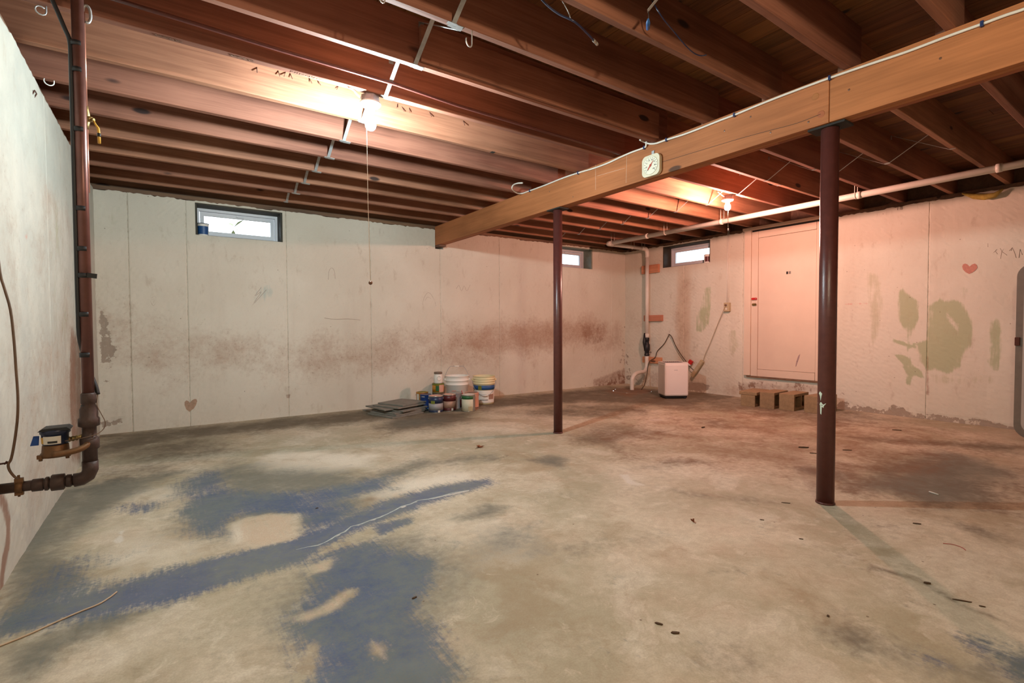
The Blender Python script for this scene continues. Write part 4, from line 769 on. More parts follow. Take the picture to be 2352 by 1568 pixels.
# ------------------------------------------------------------------ bare bulb fixtures
def lamp(x, y, zb, mat, label, string, bead, smat='string'):
    t = thing('ceiling_lamp', (x, y, ZJ), label, 'lamp', 'bare bulb fixtures')
    b = MB(); b.lathe([(0.05, 0.0), (0.052, -0.001), (0.052, -0.037), (0.05, -0.038)], n=8, smooth=False); b.build('junction_box', 'boxsteel', t)
    b = MB(); b.lathe([(0.03, -0.0385), (0.0585, -0.0385), (0.0585, -0.0445), (0.05, -0.053), (0.028, -0.06), (0.024, -0.066), (0.022, zb + 0.066), (0.016, zb + 0.064)], n=32); b.build('lamp_holder', 'porcelain', t)
    b = MB(); b.lathe([(0.0125, zb + 0.0635), (0.0135, zb + 0.050), (0.02, zb + 0.032), (0.028, zb + 0.015), (0.030, zb), (0.026, zb - 0.016), (0.015, zb - 0.027), (0.0005, zb - 0.030)], n=16); b.build('bulb', mat, t)
    if string:
        S_ = [Vector(p) - Vector((x, y, ZJ)) for p in string]
        b = MB(); b.tube(S_, 0.0016 if bead else 0.0026, 6); b.build('pull_string', smat, t)
        e = S_[-1]; b = MB()
        if bead: b.lathe([(0.0005, 0.0115), (0.006, 0.010), (0.0105, 0.005), (0.0115, 0), (0.0105, -0.005), (0.006, -0.010), (0.0005, -0.0115)], e - Vector((0, 0, 0.0105)), 14)
        else: b.lathe([(0.002, 0.012), (0.0045, 0.006), (0.005, -0.01), (0.0005, -0.013)], e - Vector((0, 0, 0.012)), 10)
        b.build('pull_bead', 'bead' if bead else 'porcelain', t)
    return t
lamp(0.97, 2.795, -0.16, 'bulb1', 'lit white bulb on porcelain holder, left of the beam, long string hanging below', [(0.9394, 2.772, 2.1688), (0.938, 2.772, 2.0526), (0.9411, 2.772, 1.7135), (0.9452, 2.772, 1.4453), (0.9502, 2.772, 1.2368)], True)
lamp(4.64, 2.875, -0.118, 'bulb2', 'lit pinkish bulb on porcelain holder, right of the beam above the white drain pipe', [(4.6189, 2.853, 2.2192), (4.6137, 2.853, 2.0546), (4.619, 2.853, 1.9515)], False)
lamp(0.97, -0.035, -0.16, 'bulb3', 'lit bulb overhead behind the viewer, left of the beam, outside the picture', None, False)
single('lamp_cable', tuple([(0.852, 2.7516, 2.27)][0]), lambda b: b.tube([(0.8317, 2.7462, 2.2765), (0.8642, 2.7599, 2.2765)] + [(0.8859, 2.7689, 2.262), (0.9154, 2.7928, 2.262)] + [(0.925, 2.79, 2.262)], 0.0045, 8, 4), 'whitecable', 'short white cable curling into the lamp box left of the beam', 'cable')
single('lamp_cable', (4.58, 2.86, 2.27), lambda b: b.tube([(4.42, 2.853, 2.29), (4.50, 2.86, 2.272), (4.55, 2.87, 2.266), (4.593, 2.872, 2.263)], 0.0045, 8, 4), 'whitecable', 'short white cable curling into the lamp box right of the beam', 'cable')

# ------------------------------------------------------------------ cables
def cable_with_clips(pts, clips, r, label):
    o = Vector(pts[0]); t = thing('electrical_cable', o, label, 'cable')
    b = MB(o); b.tube(pts, r, 8, 5); b.build('cable', 'whitecable', t)
    for c in clips:
        b = MB(o); b.box((c[0] - 0.009, c[1] - 0.006, c[2] - 0.012), (c[0] + 0.0075, c[1] + 0.006, c[2] + 0.012), bev=0.002); b.build('clip', 'clip', t)
cable_with_clips([(2.66, 3.652, 2.2752), (2.66, 3.7334, 2.2908)] + [(2.69, 3.839, 2.3047), (2.69, 3.8607, 2.2813)] + [(2.75, 3.9105, 2.2732)] + [(2.82, 3.9441, 2.2705)] + [(2.8675, 3.9375, 2.2762), (2.8675, 3.8172, 2.2741), (2.8675, 3.5972, 2.2718), (2.8675, 3.3521, 2.2748), (2.8675, 3.1384, 2.2693), (2.8675, 2.9614, 2.2591), (2.8675, 2.8009, 2.2576), (2.8675, 2.6639, 2.2665), (2.8675, 2.5557, 2.2714), (2.8675, 2.4322, 2.2701)] + [(2.86, 2.41, 2.2807), (2.86, 2.4062, 2.3044)], [(2.8675, 3.8172, 2.2741), (2.8675, 3.1384, 2.2693), (2.8675, 2.4322, 2.2701)], 0.0065, 'white cable clipped along the beam, left of the dial, looping at its far end')
cable_with_clips([(2.8, 2.4147, 2.3068)] + [(2.85, 2.4176, 2.3027)] + [(2.8675, 2.3848, 2.2839), (2.8675, 2.323, 2.2682), (2.8675, 2.2373, 2.266), (2.8675, 2.0994, 2.258), (2.8675, 1.9672, 2.2578), (2.8675, 1.8434, 2.2603), (2.8675, 1.7357, 2.2604), (2.8675, 1.5401, 2.2666), (2.8675, 1.3711, 2.2677), (2.8675, 1.2052, 2.2658), (2.8675, 1.0401, 2.2598), (2.8675, 0.8813, 2.2518), (2.8675, 0.7386, 2.2523), (2.8675, 0.6151, 2.25), (2.8675, 0.5431, 2.2497), (2.8675, 0.4899, 2.2467), (2.8675, 0.4084, 2.2494)], [(2.8675, 2.2373, 2.266), (2.8675, 1.7357, 2.2604), (2.8675, 1.2052, 2.2658), (2.8675, 0.6151, 2.25)], 0.0065, 'long white cable with blue clips along the beam, right of the dial')
single('conduit', (0.9, 2.66, 2.31), lambda b: b.tube([(XL + 0.05, 2.66, 2.345)] + [(0.0499, 2.66, 2.3356), (0.4901, 2.66, 2.3272), (1.0631, 2.66, 2.3239), (1.4542, 2.66, 2.3042), (1.9498, 2.66, 2.2975)] + [(2.86, 2.66, 2.287)], 0.0095, 8), 'post', 'thin dark conduit running lengthwise between two joists just beside the left lamp', 'conduit')
t = thing('coax_cable', [(1.2763, 1.6125, 2.3)][0], 'dark blue coax cable with metal plug hanging from the ceiling near top centre', 'cable'); o = t.location.copy()
pts = [(1.235, 1.6165, 2.33)] + [(1.2982, 1.6115, 2.29)] + [(1.3425, 1.5816, 2.25)] + [(1.3882, 1.5399, 2.215), (1.4908, 1.5714, 2.215), (1.5422, 1.5904, 2.215)]
b = MB(o); b.tube(pts, 0.0042, 8, 5); b.build('cable', 'navyplast', t)
e = Vector(pts[-1]); d = (e - Vector(pts[-2])).normalized()
b = MB(o); b.tube([e, e + d * 0.022], 0.0065, 10); b.tube([e + d * 0.024, e + d * 0.040], 0.0072, 6); b.build('plug', 'tin', t)
single('thin_wire', [(1.354, 1.5543, 2.28)][0], lambda b: b.tube([(1.3356, 1.5815, 2.34)] + [(1.3402, 1.5598, 2.29)] + [(1.345, 1.5335, 2.24), (1.3943, 1.568, 2.24)], 0.0018, 6, 4), 'galv', 'fine grey wire dangling beside the dark blue coax cable', 'wire')
t = thing('dangling_cord', [(1.6999, 1.3822, 2.3)][0], 'thin dark cord dangling in a hook shape below a loose bridging strap, top centre', 'cord'); o = t.location.copy()
b = MB(o); b.tube([(1.7667, 1.5214, 2.517)] + [(1.7005, 1.3872, 2.31)] + [(1.7516, 1.3829, 2.27), (1.8681, 1.4158, 2.27)] + [(1.9495, 1.4184, 2.24), (2.0334, 1.4343, 2.24), (2.0798, 1.4294, 2.24), (2.0951, 1.4099, 2.24)], 0.0028, 6, 5); b.build('cord', 'navyplast', t)
t = thing('loose_strap', [(1.6507, 1.3576, 2.28)][0], 'loose end of a steel strap hanging at top centre with a blue wire nut', 'strap'); o = t.location.copy()
b = MB(o); p, q = [(1.6464, 1.311, 2.3)][0], [(1.6119, 1.354, 2.24)][0]; dv = (Vector(q) - Vector(p)); sd = dv.cross(Vector((0, 0, 1))).normalized() * 0.011; up = Vector((0, 0, 0.0012))
b.add([Vector(p) - sd - up, Vector(p) + sd - up, Vector(q) + sd - up, Vector(q) - sd - up, Vector(p) - sd + up, Vector(p) + sd + up, Vector(q) + sd + up, Vector(q) - sd + up], [(3, 2, 1, 0), (4, 5, 6, 7), (0, 1, 5, 4), (1, 2, 6, 5), (2, 3, 7, 6), (3, 0, 4, 7)]); b.build('strap', 'galv', t)
b = MB(o); b.tube([(1.6148, 1.352, 2.24)] + [(1.6236, 1.3571, 2.225)] + [(1.6207, 1.3568, 2.21)], 0.0016, 6); b.build('wire', 'black', t)
b = MB(o); w0 = [(1.6162, 1.353, 2.21), (1.6658, 1.3967, 2.21)]; b.tube([w0[0], Vector(w0[0]) * 0.6 + Vector(w0[1]) * 0.4, w0[1]], [0.004, 0.0085, 0.0075], 9); b.build('wire_nut', 'bluelab', t)

# hooks
def hook(px_top, drop, r, label, mat='zinc', ang=0.0, ring=False, wire=0.0028):
    p = Vector(px_top); ca, sa = math.cos(ang), math.sin(ang); b = MB(p); pts = [(0, 0, 0.006), (0, 0, -drop * 0.5), (0, 0, -drop)]
    n_ = 9; span = 1.75 * PI if ring else 1.15 * PI
    for k in range(1, n_ + 1):
        a = span * k / n_; pts.append((-r + r * math.cos(a), 0, -drop - r * math.sin(a)))
    b.tube([p + Vector((x * ca, x * sa, z)) for x, _, z in pts], wire, 7); ob = b.build('screw_hook', mat, None, tuple(p)); return tag(ob, label, 'hook')
hook([(1.1323, 1.9305, 2.281)][0], 0.055, 0.020, 'open steel hook screwed under a joist, just right of a bridging strap', ang=0.35)
hook([(0.7335, 1.93, 2.281)][0], 0.012, 0.016, 'small steel eye hook under a joist at the top edge, left of centre', ang=0.4, ring=True)
hook([(-0.3807, 2.7649, 2.281)][0], 0.022, 0.017, 'dull ring hook screwed under a joist at the upper left, beside the riser pipe', 'galv', ang=0.3, ring=True)
hook([(-0.4679, 3.5578, 2.281)][0], 0.010, 0.020, 'white open hook under a joist close to the left wall', 'white', ang=0.3)
st = [(-0.5311, 3.4433, 2.1524)][0]
single('cable_staple', st, lambda b: b.tube([(XL - 0.006, st[1] - 0.022, st[2] - 0.02), (XL + 0.008, st[1] - 0.022, st[2] + 0.012), (XL + 0.008, st[1] + 0.022, st[2] + 0.012), (XL - 0.006, st[1] + 0.022, st[2] - 0.02)], 0.003, 6), 'rust', 'small rusty staple driven into the left wall near its top', 'staple')

# ------------------------------------------------------------------ dial thermometer on the beam
t = thing('dial_thermometer', (BX0, 2.357, 2.118), 'white square dial thermometer with rounded corners hanging on the beam', 'thermometer')
# local: face looks toward -X
def facebox(poly, x0, x1): b = MB(); b.prism([(-u, w) for u, w in poly], x0, x1, 0); return b
rp = rrect(0.148, 0.142, 0.03, 6)
rp = [(u * (1 + 0.06 * math.cos(w / 0.071 * 1.2)), w * (1 + 0.06 * math.cos(u / 0.074 * 1.2))) for u, w in rp]
facebox(rp, -0.030, -0.004).build('case', 'cream', t)
R_ = rotm('Y', -PI / 2)
b = MB(); b.lathe([(0.062, 0.030), (0.064, 0.0325), (0.060, 0.033), (0.058, 0.0305)], n=36, mat=R_); b.build('dial_ring', 'dialface', t)
b = MB(); b.lathe([(0.058, 0.0302), (0.0005, 0.0305)], n=36, mat=R_); b.build('dial', 'white', t)
for k in range(15):
    a = math.radians(-135 + k * 270 / 14); b = MB(); c_, s_ = math.cos(a + PI / 2), math.sin(a + PI / 2)
    rr0, rr1 = 0.049, 0.056; n_ = 0.0016
    P_ = [(rr0 * c_ - n_ * s_, rr0 * s_ + n_ * c_), (rr1 * c_ - n_ * s_, rr1 * s_ + n_ * c_), (rr1 * c_ + n_ * s_, rr1 * s_ - n_ * c_), (rr0 * c_ + n_ * s_, rr0 * s_ - n_ * c_)]
    b.prism(P_, -0.0312, -0.0306, 0); b.build('tick', 'ink', t)
for k, s_ in enumerate(['-40', '-20', '0', '20', '40', '60', '80', '100']):
    a = math.radians(225 - k * 270 / 7); u, w = 0.039 * math.cos(a), 0.039 * math.sin(a)
    mt = Matrix.Translation((-0.0312, -u, w)) @ Matrix(((0, 0, -1, 0), (-1, 0, 0, 0), (0, 1, 0, 0), (0, 0, 0, 1)))
    text(s_, 0.0125, 'ink', t, mt, 'numeral')
b = MB(); a = math.radians(49); d_ = Vector((0, -math.cos(a), math.sin(a))); n_ = Vector((0, math.sin(a), math.cos(a)))
q0 = Vector((-0.0335, 0, 0))
b.add([q0 + d_ * 0.046, q0 + n_ * 0.005, q0 - d_ * 0.034 + n_ * 0.004, q0 - d_ * 0.034 - n_ * 0.004, q0 - n_ * 0.005] + [v + Vector((0.001, 0, 0)) for v in (q0 + d_ * 0.046, q0 + n_ * 0.005, q0 - d_ * 0.034 + n_ * 0.004, q0 - d_ * 0.034 - n_ * 0.004, q0 - n_ * 0.005)], [(0, 1, 2, 3, 4), (9, 8, 7, 6, 5), (0, 5, 6, 1), (1, 6, 7, 2), (2, 7, 8, 3), (3, 8, 9, 4), (4, 9, 5, 0)])
b.lathe([(0.009, 0.0332), (0.007, 0.036), (0.0005, 0.0365)], n=14, mat=R_); b.build('needle', 'needle', t)
b = MB(); b.box((-0.006, -0.011, 0.072), (-0.001, 0.011, 0.108)); b.box((-0.02, -0.011, 0.070), (-0.001, 0.011, 0.0735)); b.build('hanger', 'galv', t)

# ------------------------------------------------------------------ riser pipe, water meter and ground wire, upper left to lower left
PXP, PYP = -0.262, 2.55
t = thing('riser_pipe', (PXP, PYP, 0.38), 'tall brown riser pipe by the left wall, black tape bands, rusty elbow at bottom', 'pipe'); o = Vector((PXP, PYP, 0.38))
b = MB(o); b.tube([(PXP, PYP, 0.66), (PXP, PYP, ZJ + DJ + 0.005)], 0.0195, 18); b.build('riser', 'copper', t)
b = MB(o); b.lathe([(0.0205, 0.72), (0.0245, 0.715), (0.0245, 0.68), (0.021, 0.675), (0.029, 0.655), (0.029, 0.625), (0.034, 0.618), (0.034, 0.59), (0.023, 0.585), (0.023, 0.545), (0.031, 0.54), (0.031, 0.50), (0.024, 0.495), (0.024, 0.44)], (PXP, PYP, 0), 16); b.build('coupling', 'oldpipe', t)
b = MB(o); b.tube([(PXP, PYP, 0.45), (PXP, PYP, 0.415), (PXP - 0.008, PYP, 0.394), (PXP - 0.026, PYP, 0.383), (PXP - 0.05, PYP, 0.381)], 0.026, 14); b.build('elbow', 'oldpipe', t)
b = MB(o); b.tube([(PXP - 0.045, PYP, 0.381), (-0.40, PYP, 0.383), (XL - 0.03, PYP, 0.386)], 0.019, 14); b.build('supply_pipe', 'oldpipe', t)
for x0, x1, r in ((-0.318, -0.335, 0.0245), (-0.338, -0.378, 0.031), (-0.383, -0.395, 0.026), (-0.398, -0.432, 0.0235)):
    b = MB(o); b.tube([(x0, PYP, 0.382), (x0 - 0.002, PYP, 0.382), (x1 + 0.002, PYP, 0.383), (x1, PYP, 0.383)], [r - 0.003, r, r, r - 0.003], 10); b.build('union_nut', 'oldpipe', t)
b = MB(o); b.tube([(-0.455, PYP, 0.383), (-0.475, PYP, 0.384)], 0.0235, 12); b.box((-0.477, PYP - 0.012, 0.355), (-0.453, PYP + 0.004, 0.418)); b.tube([(-0.465, PYP - 0.008, 0.35), (-0.465, PYP - 0.008, 0.43)], 0.004, 8); b.build('ground_clamp', 'bronze', t)
for yy in (105, 165, 300, 480, 572, 633, 722, 815, 935):
    p = {105: 2.0682, 165: 1.9678, 300: 1.7412, 480: 1.4378, 572: 1.2821, 633: 1.1787, 722: 1.0275, 815: 0.8691, 935: 0.6641}[yy]
    b = MB(o); b.tube([(PXP - 0.003, PYP, p - 0.009), (PXP - 0.003, PYP, p + 0.009)], 0.0212, 16); b.build('tape_band', 'black', t)
p = {105: 2.0682, 165: 1.9678, 300: 1.7412, 480: 1.4378, 572: 1.2821, 633: 1.1787, 722: 1.0275, 815: 0.8691, 935: 0.6641}[633]; b = MB(o); b.box((PXP + 0.008, PYP - 0.022, p - 0.009), (PXP + 0.038, PYP - 0.014, p + 0.009), rotm('Y', 0.1)); b.build('tape_end', 'black', t)
single('black_cable', (PXP - 0.025, PYP, 1.2), lambda b: b.tube([tuple(v) for v in [(-0.3606, 2.55, 2.2891), (-0.3426, 2.55, 2.2368), (-0.322, 2.55, 2.1798), (-0.3023, 2.55, 2.1216), (-0.2871, 2.55, 2.0743)]] + [(PXP - 0.023, PYP - 0.004, z) for z in (2.0, 1.9, 1.6, 1.3, 1.05)] + [(PXP - 0.02, PYP - 0.002, 0.92), (PXP + 0.004, PYP + 0.03, 0.80), (PXP + 0.022, PYP + 0.018, 0.74), (PXP + 0.028, PYP + 0.01, 0.71)], 0.0075, 8, 4), 'black', 'thick black cable taped down the left side of the copper riser pipe', 'cable')
single('sensor_wire', (PXP + 0.03, PYP, 0.65), lambda b: b.tube([(PXP + 0.027, PYP + 0.012, 0.715), (PXP + 0.026, PYP - 0.006, 0.67), (PXP + 0.036, PYP - 0.01, 0.64), (PXP + 0.05, PYP - 0.012, 0.60), (PXP + 0.042, PYP - 0.012, 0.57), (PXP + 0.01, PYP - 0.032, 0.553), (-0.33, PYP - 0.04, 0.545)], 0.0016, 6, 5), 'brownwire', 'thin brown wire curling past the bottom of the riser pipe to the meter', 'wire')
t = thing('water_meter', (-0.362, PYP, 0.483), 'small bronze water meter with dark blue register and paper tag, by the left wall', 'meter'); o = Vector((-0.362, PYP, 0.483))
b = MB(); b.lathe([(0.030, 0.0), (0.044, 0.002), (0.046, 0.012), (0.041, 0.02), (0.039, 0.045), (0.036, 0.048)], n=20); b.lathe([(0.006, -0.008), (0.006, 0.004)], (-0.040, -0.02, 0), 8); b.lathe([(0.006, -0.008), (0.006, 0.004)], (0.036, -0.02, 0), 8); b.box((-0.05, -0.026, 0.0), (-0.03, -0.012, 0.014)); b.box((0.028, -0.026, 0.0), (0.046, -0.012, 0.014)); b.build('body', 'bronze', t)
b = MB(); b.lathe([(0.036, 0.048), (0.038, 0.05), (0.0405, 0.088), (0.045, 0.092), (0.045, 0.104), (0.043, 0.106)], n=24); b.build('register', 'navyplast', t)
b = MB(); b.prism([(-0.044, 0.104), (-0.041, 0.106), (-0.031, 0.114), (0.038, 0.115), (0.048, 0.106), (0.047, 0.103)], -0.04, 0.04, 1); b.build('lid', 'black', t)
b = MB(); b.lathe([(0.0415, 0.054), (0.0430, 0.084)], n=10, a0=math.radians(225), a1=math.radians(300)); b.build('paper_tag', 'paper', t)
b = MB(); b.lathe([(0.0425, 0.058), (0.0431, 0.066)], n=8, a0=math.radians(247), a1=math.radians(285)); b.build('barcode', 'ink', t)
b = MB(); b.lathe([(0.0412, 0.056), (0.0424, 0.08)], n=4, a0=math.radians(205), a1=math.radians(224)); b.build('yellow_tag', 'yellow', t)
b = MB(); b.prism([(-0.072, 0.048), (-0.048, 0.048), (-0.046, 0.083), (-0.062, 0.084)], 0.004, 0.008, 1); b.build('blue_tag', 'tagblue', t)
b = MB(); b.tube([(-0.002, -0.05, 0.018), (0.03, -0.052, 0.018), (0.07, -0.045, 0.024), (0.092, -0.03, 0.034), (0.10, -0.012, 0.05)], 0.0115, 12, 3); b.build('outlet_pipe', 'bronze', t)
b = MB(); b.tube([(0.030, 0.01, 0.058), (0.06, 0.01, 0.062), (0.09, 0.005, 0.07)], 0.0085, 10); b.build('inlet_pipe', 'brass', t)
for k in range(5): b = MB(); b.tube([(0.036 + k * 0.011, 0.01, 0.0585 + k * 0.0013), (0.042 + k * 0.011, 0.01, 0.0592 + k * 0.0013)], 0.0105, 8); b.build('thread_ring', 'brass', t)
gw = [(-0.505, PYP - 0.01, 1.33)] + [(-0.4957, 2.54, 1.1777), (-0.4858, 2.54, 1.1198), (-0.4718, 2.54, 1.0409), (-0.4652, 2.54, 0.9323), (-0.4621, 2.54, 0.8198), (-0.4597, 2.54, 0.723), (-0.4627, 2.54, 0.6425), (-0.4715, 2.54, 0.5627), (-0.4823, 2.54, 0.4964), (-0.4908, 2.54, 0.4751), (-0.4879, 2.54, 0.4521), (-0.4747, 2.54, 0.4255), (-0.4633, 2.54, 0.4186)]
single('ground_wire', (-0.49, 2.54, 0.7), lambda b: b.tube(gw, 0.0042, 8, 4), 'brownwire', 'bare brown ground wire hanging down the left wall to the lower supply pipe', 'wire')
single('wire_hook', [(-0.4951, 2.545, 0.4795)][0], lambda b: b.tube([(-0.502, 2.545, 0.4758), (-0.4961, 2.545, 0.4845), (-0.4882, 2.545, 0.4801)] + [(XL + 0.002, 2.56, 0.475)], 0.0035, 6), 'rust', 'tiny rusty hook holding the ground wire on the left wall', 'hook')
bx, by = -0.2515, 2.60
t = thing('copper_branch', (bx, by, 1.5), 'thin copper branch pipe with brass shut-off valve and yellow lever beside the riser', 'pipe'); o = Vector((bx, by, 1.5))
b = MB(o); b.tube([(bx, by, 1.515), (bx, by, 1.775)], 0.0075, 10); b.tube([(bx, by, 1.85), (bx, by, ZJ - 0.06)], 0.0075, 10); b.build('tube', 'brightcopper', t)
b = MB(o); b.tube([(bx, by, ZJ - 0.06), (bx + 0.004, by, ZJ - 0.04), (bx + 0.014, by, ZJ - 0.032), (bx + 0.022, by, ZJ - 0.045), (bx + 0.024, by, ZJ - 0.075), (bx + 0.018, by - 0.004, ZJ - 0.098), (bx + 0.008, by - 0.006, ZJ - 0.10)], 0.005, 8, 3); b.build('return_bend', 'galv', t)
b = MB(o); b.tube([(bx, by, 1.765), (bx, by, 1.78), (bx, by, 1.795), (bx, by, 1.825), (bx, by, 1.84), (bx, by, 1.855)], [0.0095, 0.011, 0.0145, 0.0145, 0.011, 0.0095], 10); b.tube([(bx, by, 1.81), (bx + 0.020, by - 0.010, 1.803)], [0.011, 0.0095], 10); b.tube([(bx + 0.018, by - 0.009, 1.803), (bx + 0.027, by - 0.013, 1.802)], 0.007, 6); b.build('valve', 'brass', t)
b = MB(o); b.tube([(bx + 0.025, by - 0.013, 1.80), (bx + 0.031, by - 0.014, 1.785), (bx + 0.039, by - 0.015, 1.772), (bx + 0.041, by - 0.015, 1.745), (bx + 0.041, by - 0.015, 1.712)], [0.003, 0.0035, 0.0048, 0.0052, 0.0052], 8); b.build('lever', 'yellow', t)
b = MB(o); b.tube([(bx + 0.041, by - 0.015, 1.752), (bx + 0.041, by - 0.015, 1.738)], 0.0064, 8); b.build('lever_band', 'black', t)

# ------------------------------------------------------------------ drain pipe on the right
PZ, PXD, PYD, PXV = 2.222, 5.46, 5.325, 6.355
t = thing('drain_pipe', (PXV, PYD, 0.0), 'white plastic drain pipe along ceiling and down right wall into the sump pit', 'pipe'); o = Vector((PXV, PYD, 0))
b = MB(o); b.tube([(PXD, -1.2, PZ), (PXD, PYD - 0.03, PZ)], 0.030, 18); b.build('long_run', 'pvc', t)
b = MB(o); b.tube([(PXD, PYD - 0.09, PZ), (PXD, PYD - 0.02, PZ), (PXD + 0.012, PYD - 0.004, PZ), (PXD + 0.03, PYD, PZ), (PXD + 0.11, PYD, PZ)], 0.034, 16); b.build('elbow', 'pvc', t)
b = MB(o); b.tube([(PXD + 0.05, PYD, PZ), (PXV - 0.12, PYD, PZ)], 0.030, 18); b.build('cross_run', 'pvc', t)
b = MB(o); b.tube([(PXV - 0.14, PYD, PZ), (PXV - 0.06, PYD, PZ), (PXV - 0.018, PYD, PZ - 0.02), (PXV, PYD, PZ - 0.06), (PXV, PYD, PZ - 0.14)], 0.034, 16, 3); b.build('elbow', 'pvc', t)
b = MB(o); b.tube([(PXV, PYD, PZ - 0.12), (PXV, PYD, 0.80)], 0.030, 18); b.build('downpipe', 'pvc', t)
b = MB(o); b.tube([(PXV, PYD, 0.86), (PXV, PYD, 0.79)], 0.036, 16); b.build('coupling', 'pvc', t)
b = MB(o); b.lathe([(0.035, 0.80), (0.04, 0.79), (0.04, 0.745), (0.033, 0.74), (0.034, 0.70), (0.048, 0.685), (0.048, 0.59), (0.036, 0.575), (0.036, 0.535), (0.042, 0.53), (0.042, 0.505), (0.032, 0.50)], (PXV, PYD, 0), 18); b.tube([(PXV - 0.03, PYD + 0.02, 0.87), (PXV - 0.035, PYD + 0.02, 0.72), (PXV - 0.04, PYD + 0.01, 0.60)], [0.014, 0.03, 0.012], 10); b.tube([(PXV - 0.065, PYD - 0.04, 0.565), (PXV + 0.06, PYD - 0.04, 0.56)], 0.006, 6); b.build('check_valve', 'black', t)
b = MB(o); b.tube([(PXV, PYD, 0.51), (PXV, PYD, 0.36), (PXV - 0.02, PYD - 0.006, 0.30), (PXV - 0.10, PYD - 0.03, 0.255), (PXV - 0.27, PYD - 0.08, 0.255), (PXV - 0.42, PYD - 0.12, 0.235), (PXV - 0.485, PYD - 0.125, 0.17), (PXV - 0.49, PYD - 0.125, 0.08), (PXV - 0.49, PYD - 0.125, -0.40)], 0.031, 14, 3); b.build('trap_pipe', 'pvc', t)
for y in (4.58, 3.46, 2.02, 1.05):
    b = MB(o); b.tube([(PXD, y - 0.018, PZ), (PXD, y + 0.018, PZ)], 0.0345, 16); b.build('pipe_joint', 'pvc', t)
for i, (x, y) in enumerate(((PXD, 5.22), (PXD, 4.27), (PXD + 0.55, PYD), (PXD + 0.8, PYD), (PXD, 3.45), (PXD, 2.05))):
    o_ = (x, y, PZ); b = MB(o_)
    ax = (1, 0) if x == PXD else (0, 1)
    loop = [(x + ax[0] * 0.033 * math.cos(a), y + ax[1] * 0.033 * math.cos(a), PZ + 0.033 * math.sin(a)) for a in np.linspace(PI * 0.9, 2.1 * PI, 9)]
    b.tube([(x - ax[0] * 0.033, y - ax[1] * 0.033, ZJ + 0.08)] + loop + [(x + ax[0] * 0.033, y + ax[1] * 0.033, ZJ + 0.08)], 0.0032, 5)
    ob = b.build('pipe_hanger', 'pvc', None, o_); tag(ob, 'thin white strap hanger carrying the drain pipe, %s' % ['at the far ceiling corner elbow', 'second from the far elbow', 'on the short cross run, nearer the elbow', 'beside the wall bend', 'just behind the right bulb', 'hidden behind the near column'][i], 'hanger', 'pipe hangers')
for k, (pl, lab) in enumerate((([(6.4, 5.4743, 1.887), (6.4, 5.1411, 1.965), (6.4, 5.1405, 1.8344)], 'top wood cleat on the right wall behind the white downpipe'), ([(6.4, 5.4258, 1.1159), (6.4, 5.0695, 1.1574), (6.4, 5.069, 1.0614)], 'middle wood cleat on the right wall behind the white downpipe'), ([(6.4, 5.4501, 0.4299), (6.4, 5.0827, 0.4832), (6.4, 5.0822, 0.3866)], 'bottom wood cleat on the right wall behind the white downpipe'))):
    yl, yr = pl[0][1], pl[1][1]; z1, z0 = pl[1][2], pl[2][2]; z1 = max(z1, z0 + 0.08)
    lo = (6.392, yr, z0)
    single('wood_cleat', lo, lambda b: b.box((6.392, yr, z0), (XR - 0.001, yl, z1), bev=0.003), 'block', lab, 'cleat', 'wood cleats behind the downpipe')
single('pump_cord', (6.3, 5.2, 0.4), lambda b: b.tube([(5.93, 5.13, -0.15), (5.95, 5.08, 0.02), (6.05, 5.12, 0.06), (6.25, 5.24, 0.18), (6.33, 5.26, 0.40), (6.38, 5.18, 0.48)] + [(6.41, 5.1592, 0.5836), (6.41, 5.0331, 0.698), (6.41, 4.9674, 0.795), (6.41, 4.935, 0.8429), (6.41, 4.8861, 0.8097), (6.41, 4.8132, 0.6767), (6.41, 4.7179, 0.5467), (6.41, 4.6247, 0.4455)], 0.006, 7, 5), 'drkcord', 'dark pump cord hung over a nail on the right wall, forming a peak', 'cord')
single('cord_nail', [(6.42, 4.9427, 0.8495)][0], lambda b: b.tube([(XR + 0.004, [(6.42, 4.9427, 0.8495)][0][1], [(6.42, 4.9427, 0.8495)][0][2]), (6.395, [(6.42, 4.9427, 0.8495)][0][1], [(6.42, 4.9427, 0.8495)][0][2] + 0.006)], 0.0035, 6), 'rust', 'nail in the right wall that holds up the dark pump cord', 'nail')

# ------------------------------------------------------------------ dehumidifier
t = thing('dehumidifier', (5.473, 4.279, 0), 'white box-shaped dehumidifier with dark top grille, near the right wall', 'appliance', rotz=math.atan2(-0.176, 0.273))
w, d, z0, z1 = 0.325, 0.30, 0.035, 0.488
b = MB(); b.box((0, 0, z0), (w, d, z1 - 0.012), bev=0.022); b.build('body', 'dryer', t)
b = MB(); b.box((0.004, 0.004, z1 - 0.03), (w - 0.004, 0.03, z1), bev=0.006); b.box((0.004, d - 0.03, z1 - 0.03), (w - 0.004, d - 0.004, z1), bev=0.006); b.box((0.004, 0.026, z1 - 0.03), (0.03, d - 0.026, z1), bev=0.006); b.box((w - 0.03, 0.026, z1 - 0.03), (w - 0.004, d - 0.026, z1), bev=0.006); b.build('top_rim', 'dryer', t)
b = MB(); b.box((0.03, 0.03, z1 - 0.014), (w - 0.03, d - 0.03, z1 - 0.008)); b.build('top_well', 'dark', t)
for k in range(9): b = MB(); b.box((0.034 + k * 0.029, 0.032, z1 - 0.008), (0.046 + k * 0.029, d - 0.032, z1 - 0.003)); b.build('grille_slat', 'black', t)
b = MB(); b.box((0.02, 0.02, 0.012), (w - 0.015, d - 0.02, z0 + 0.004)); b.build('base', 'black', t)
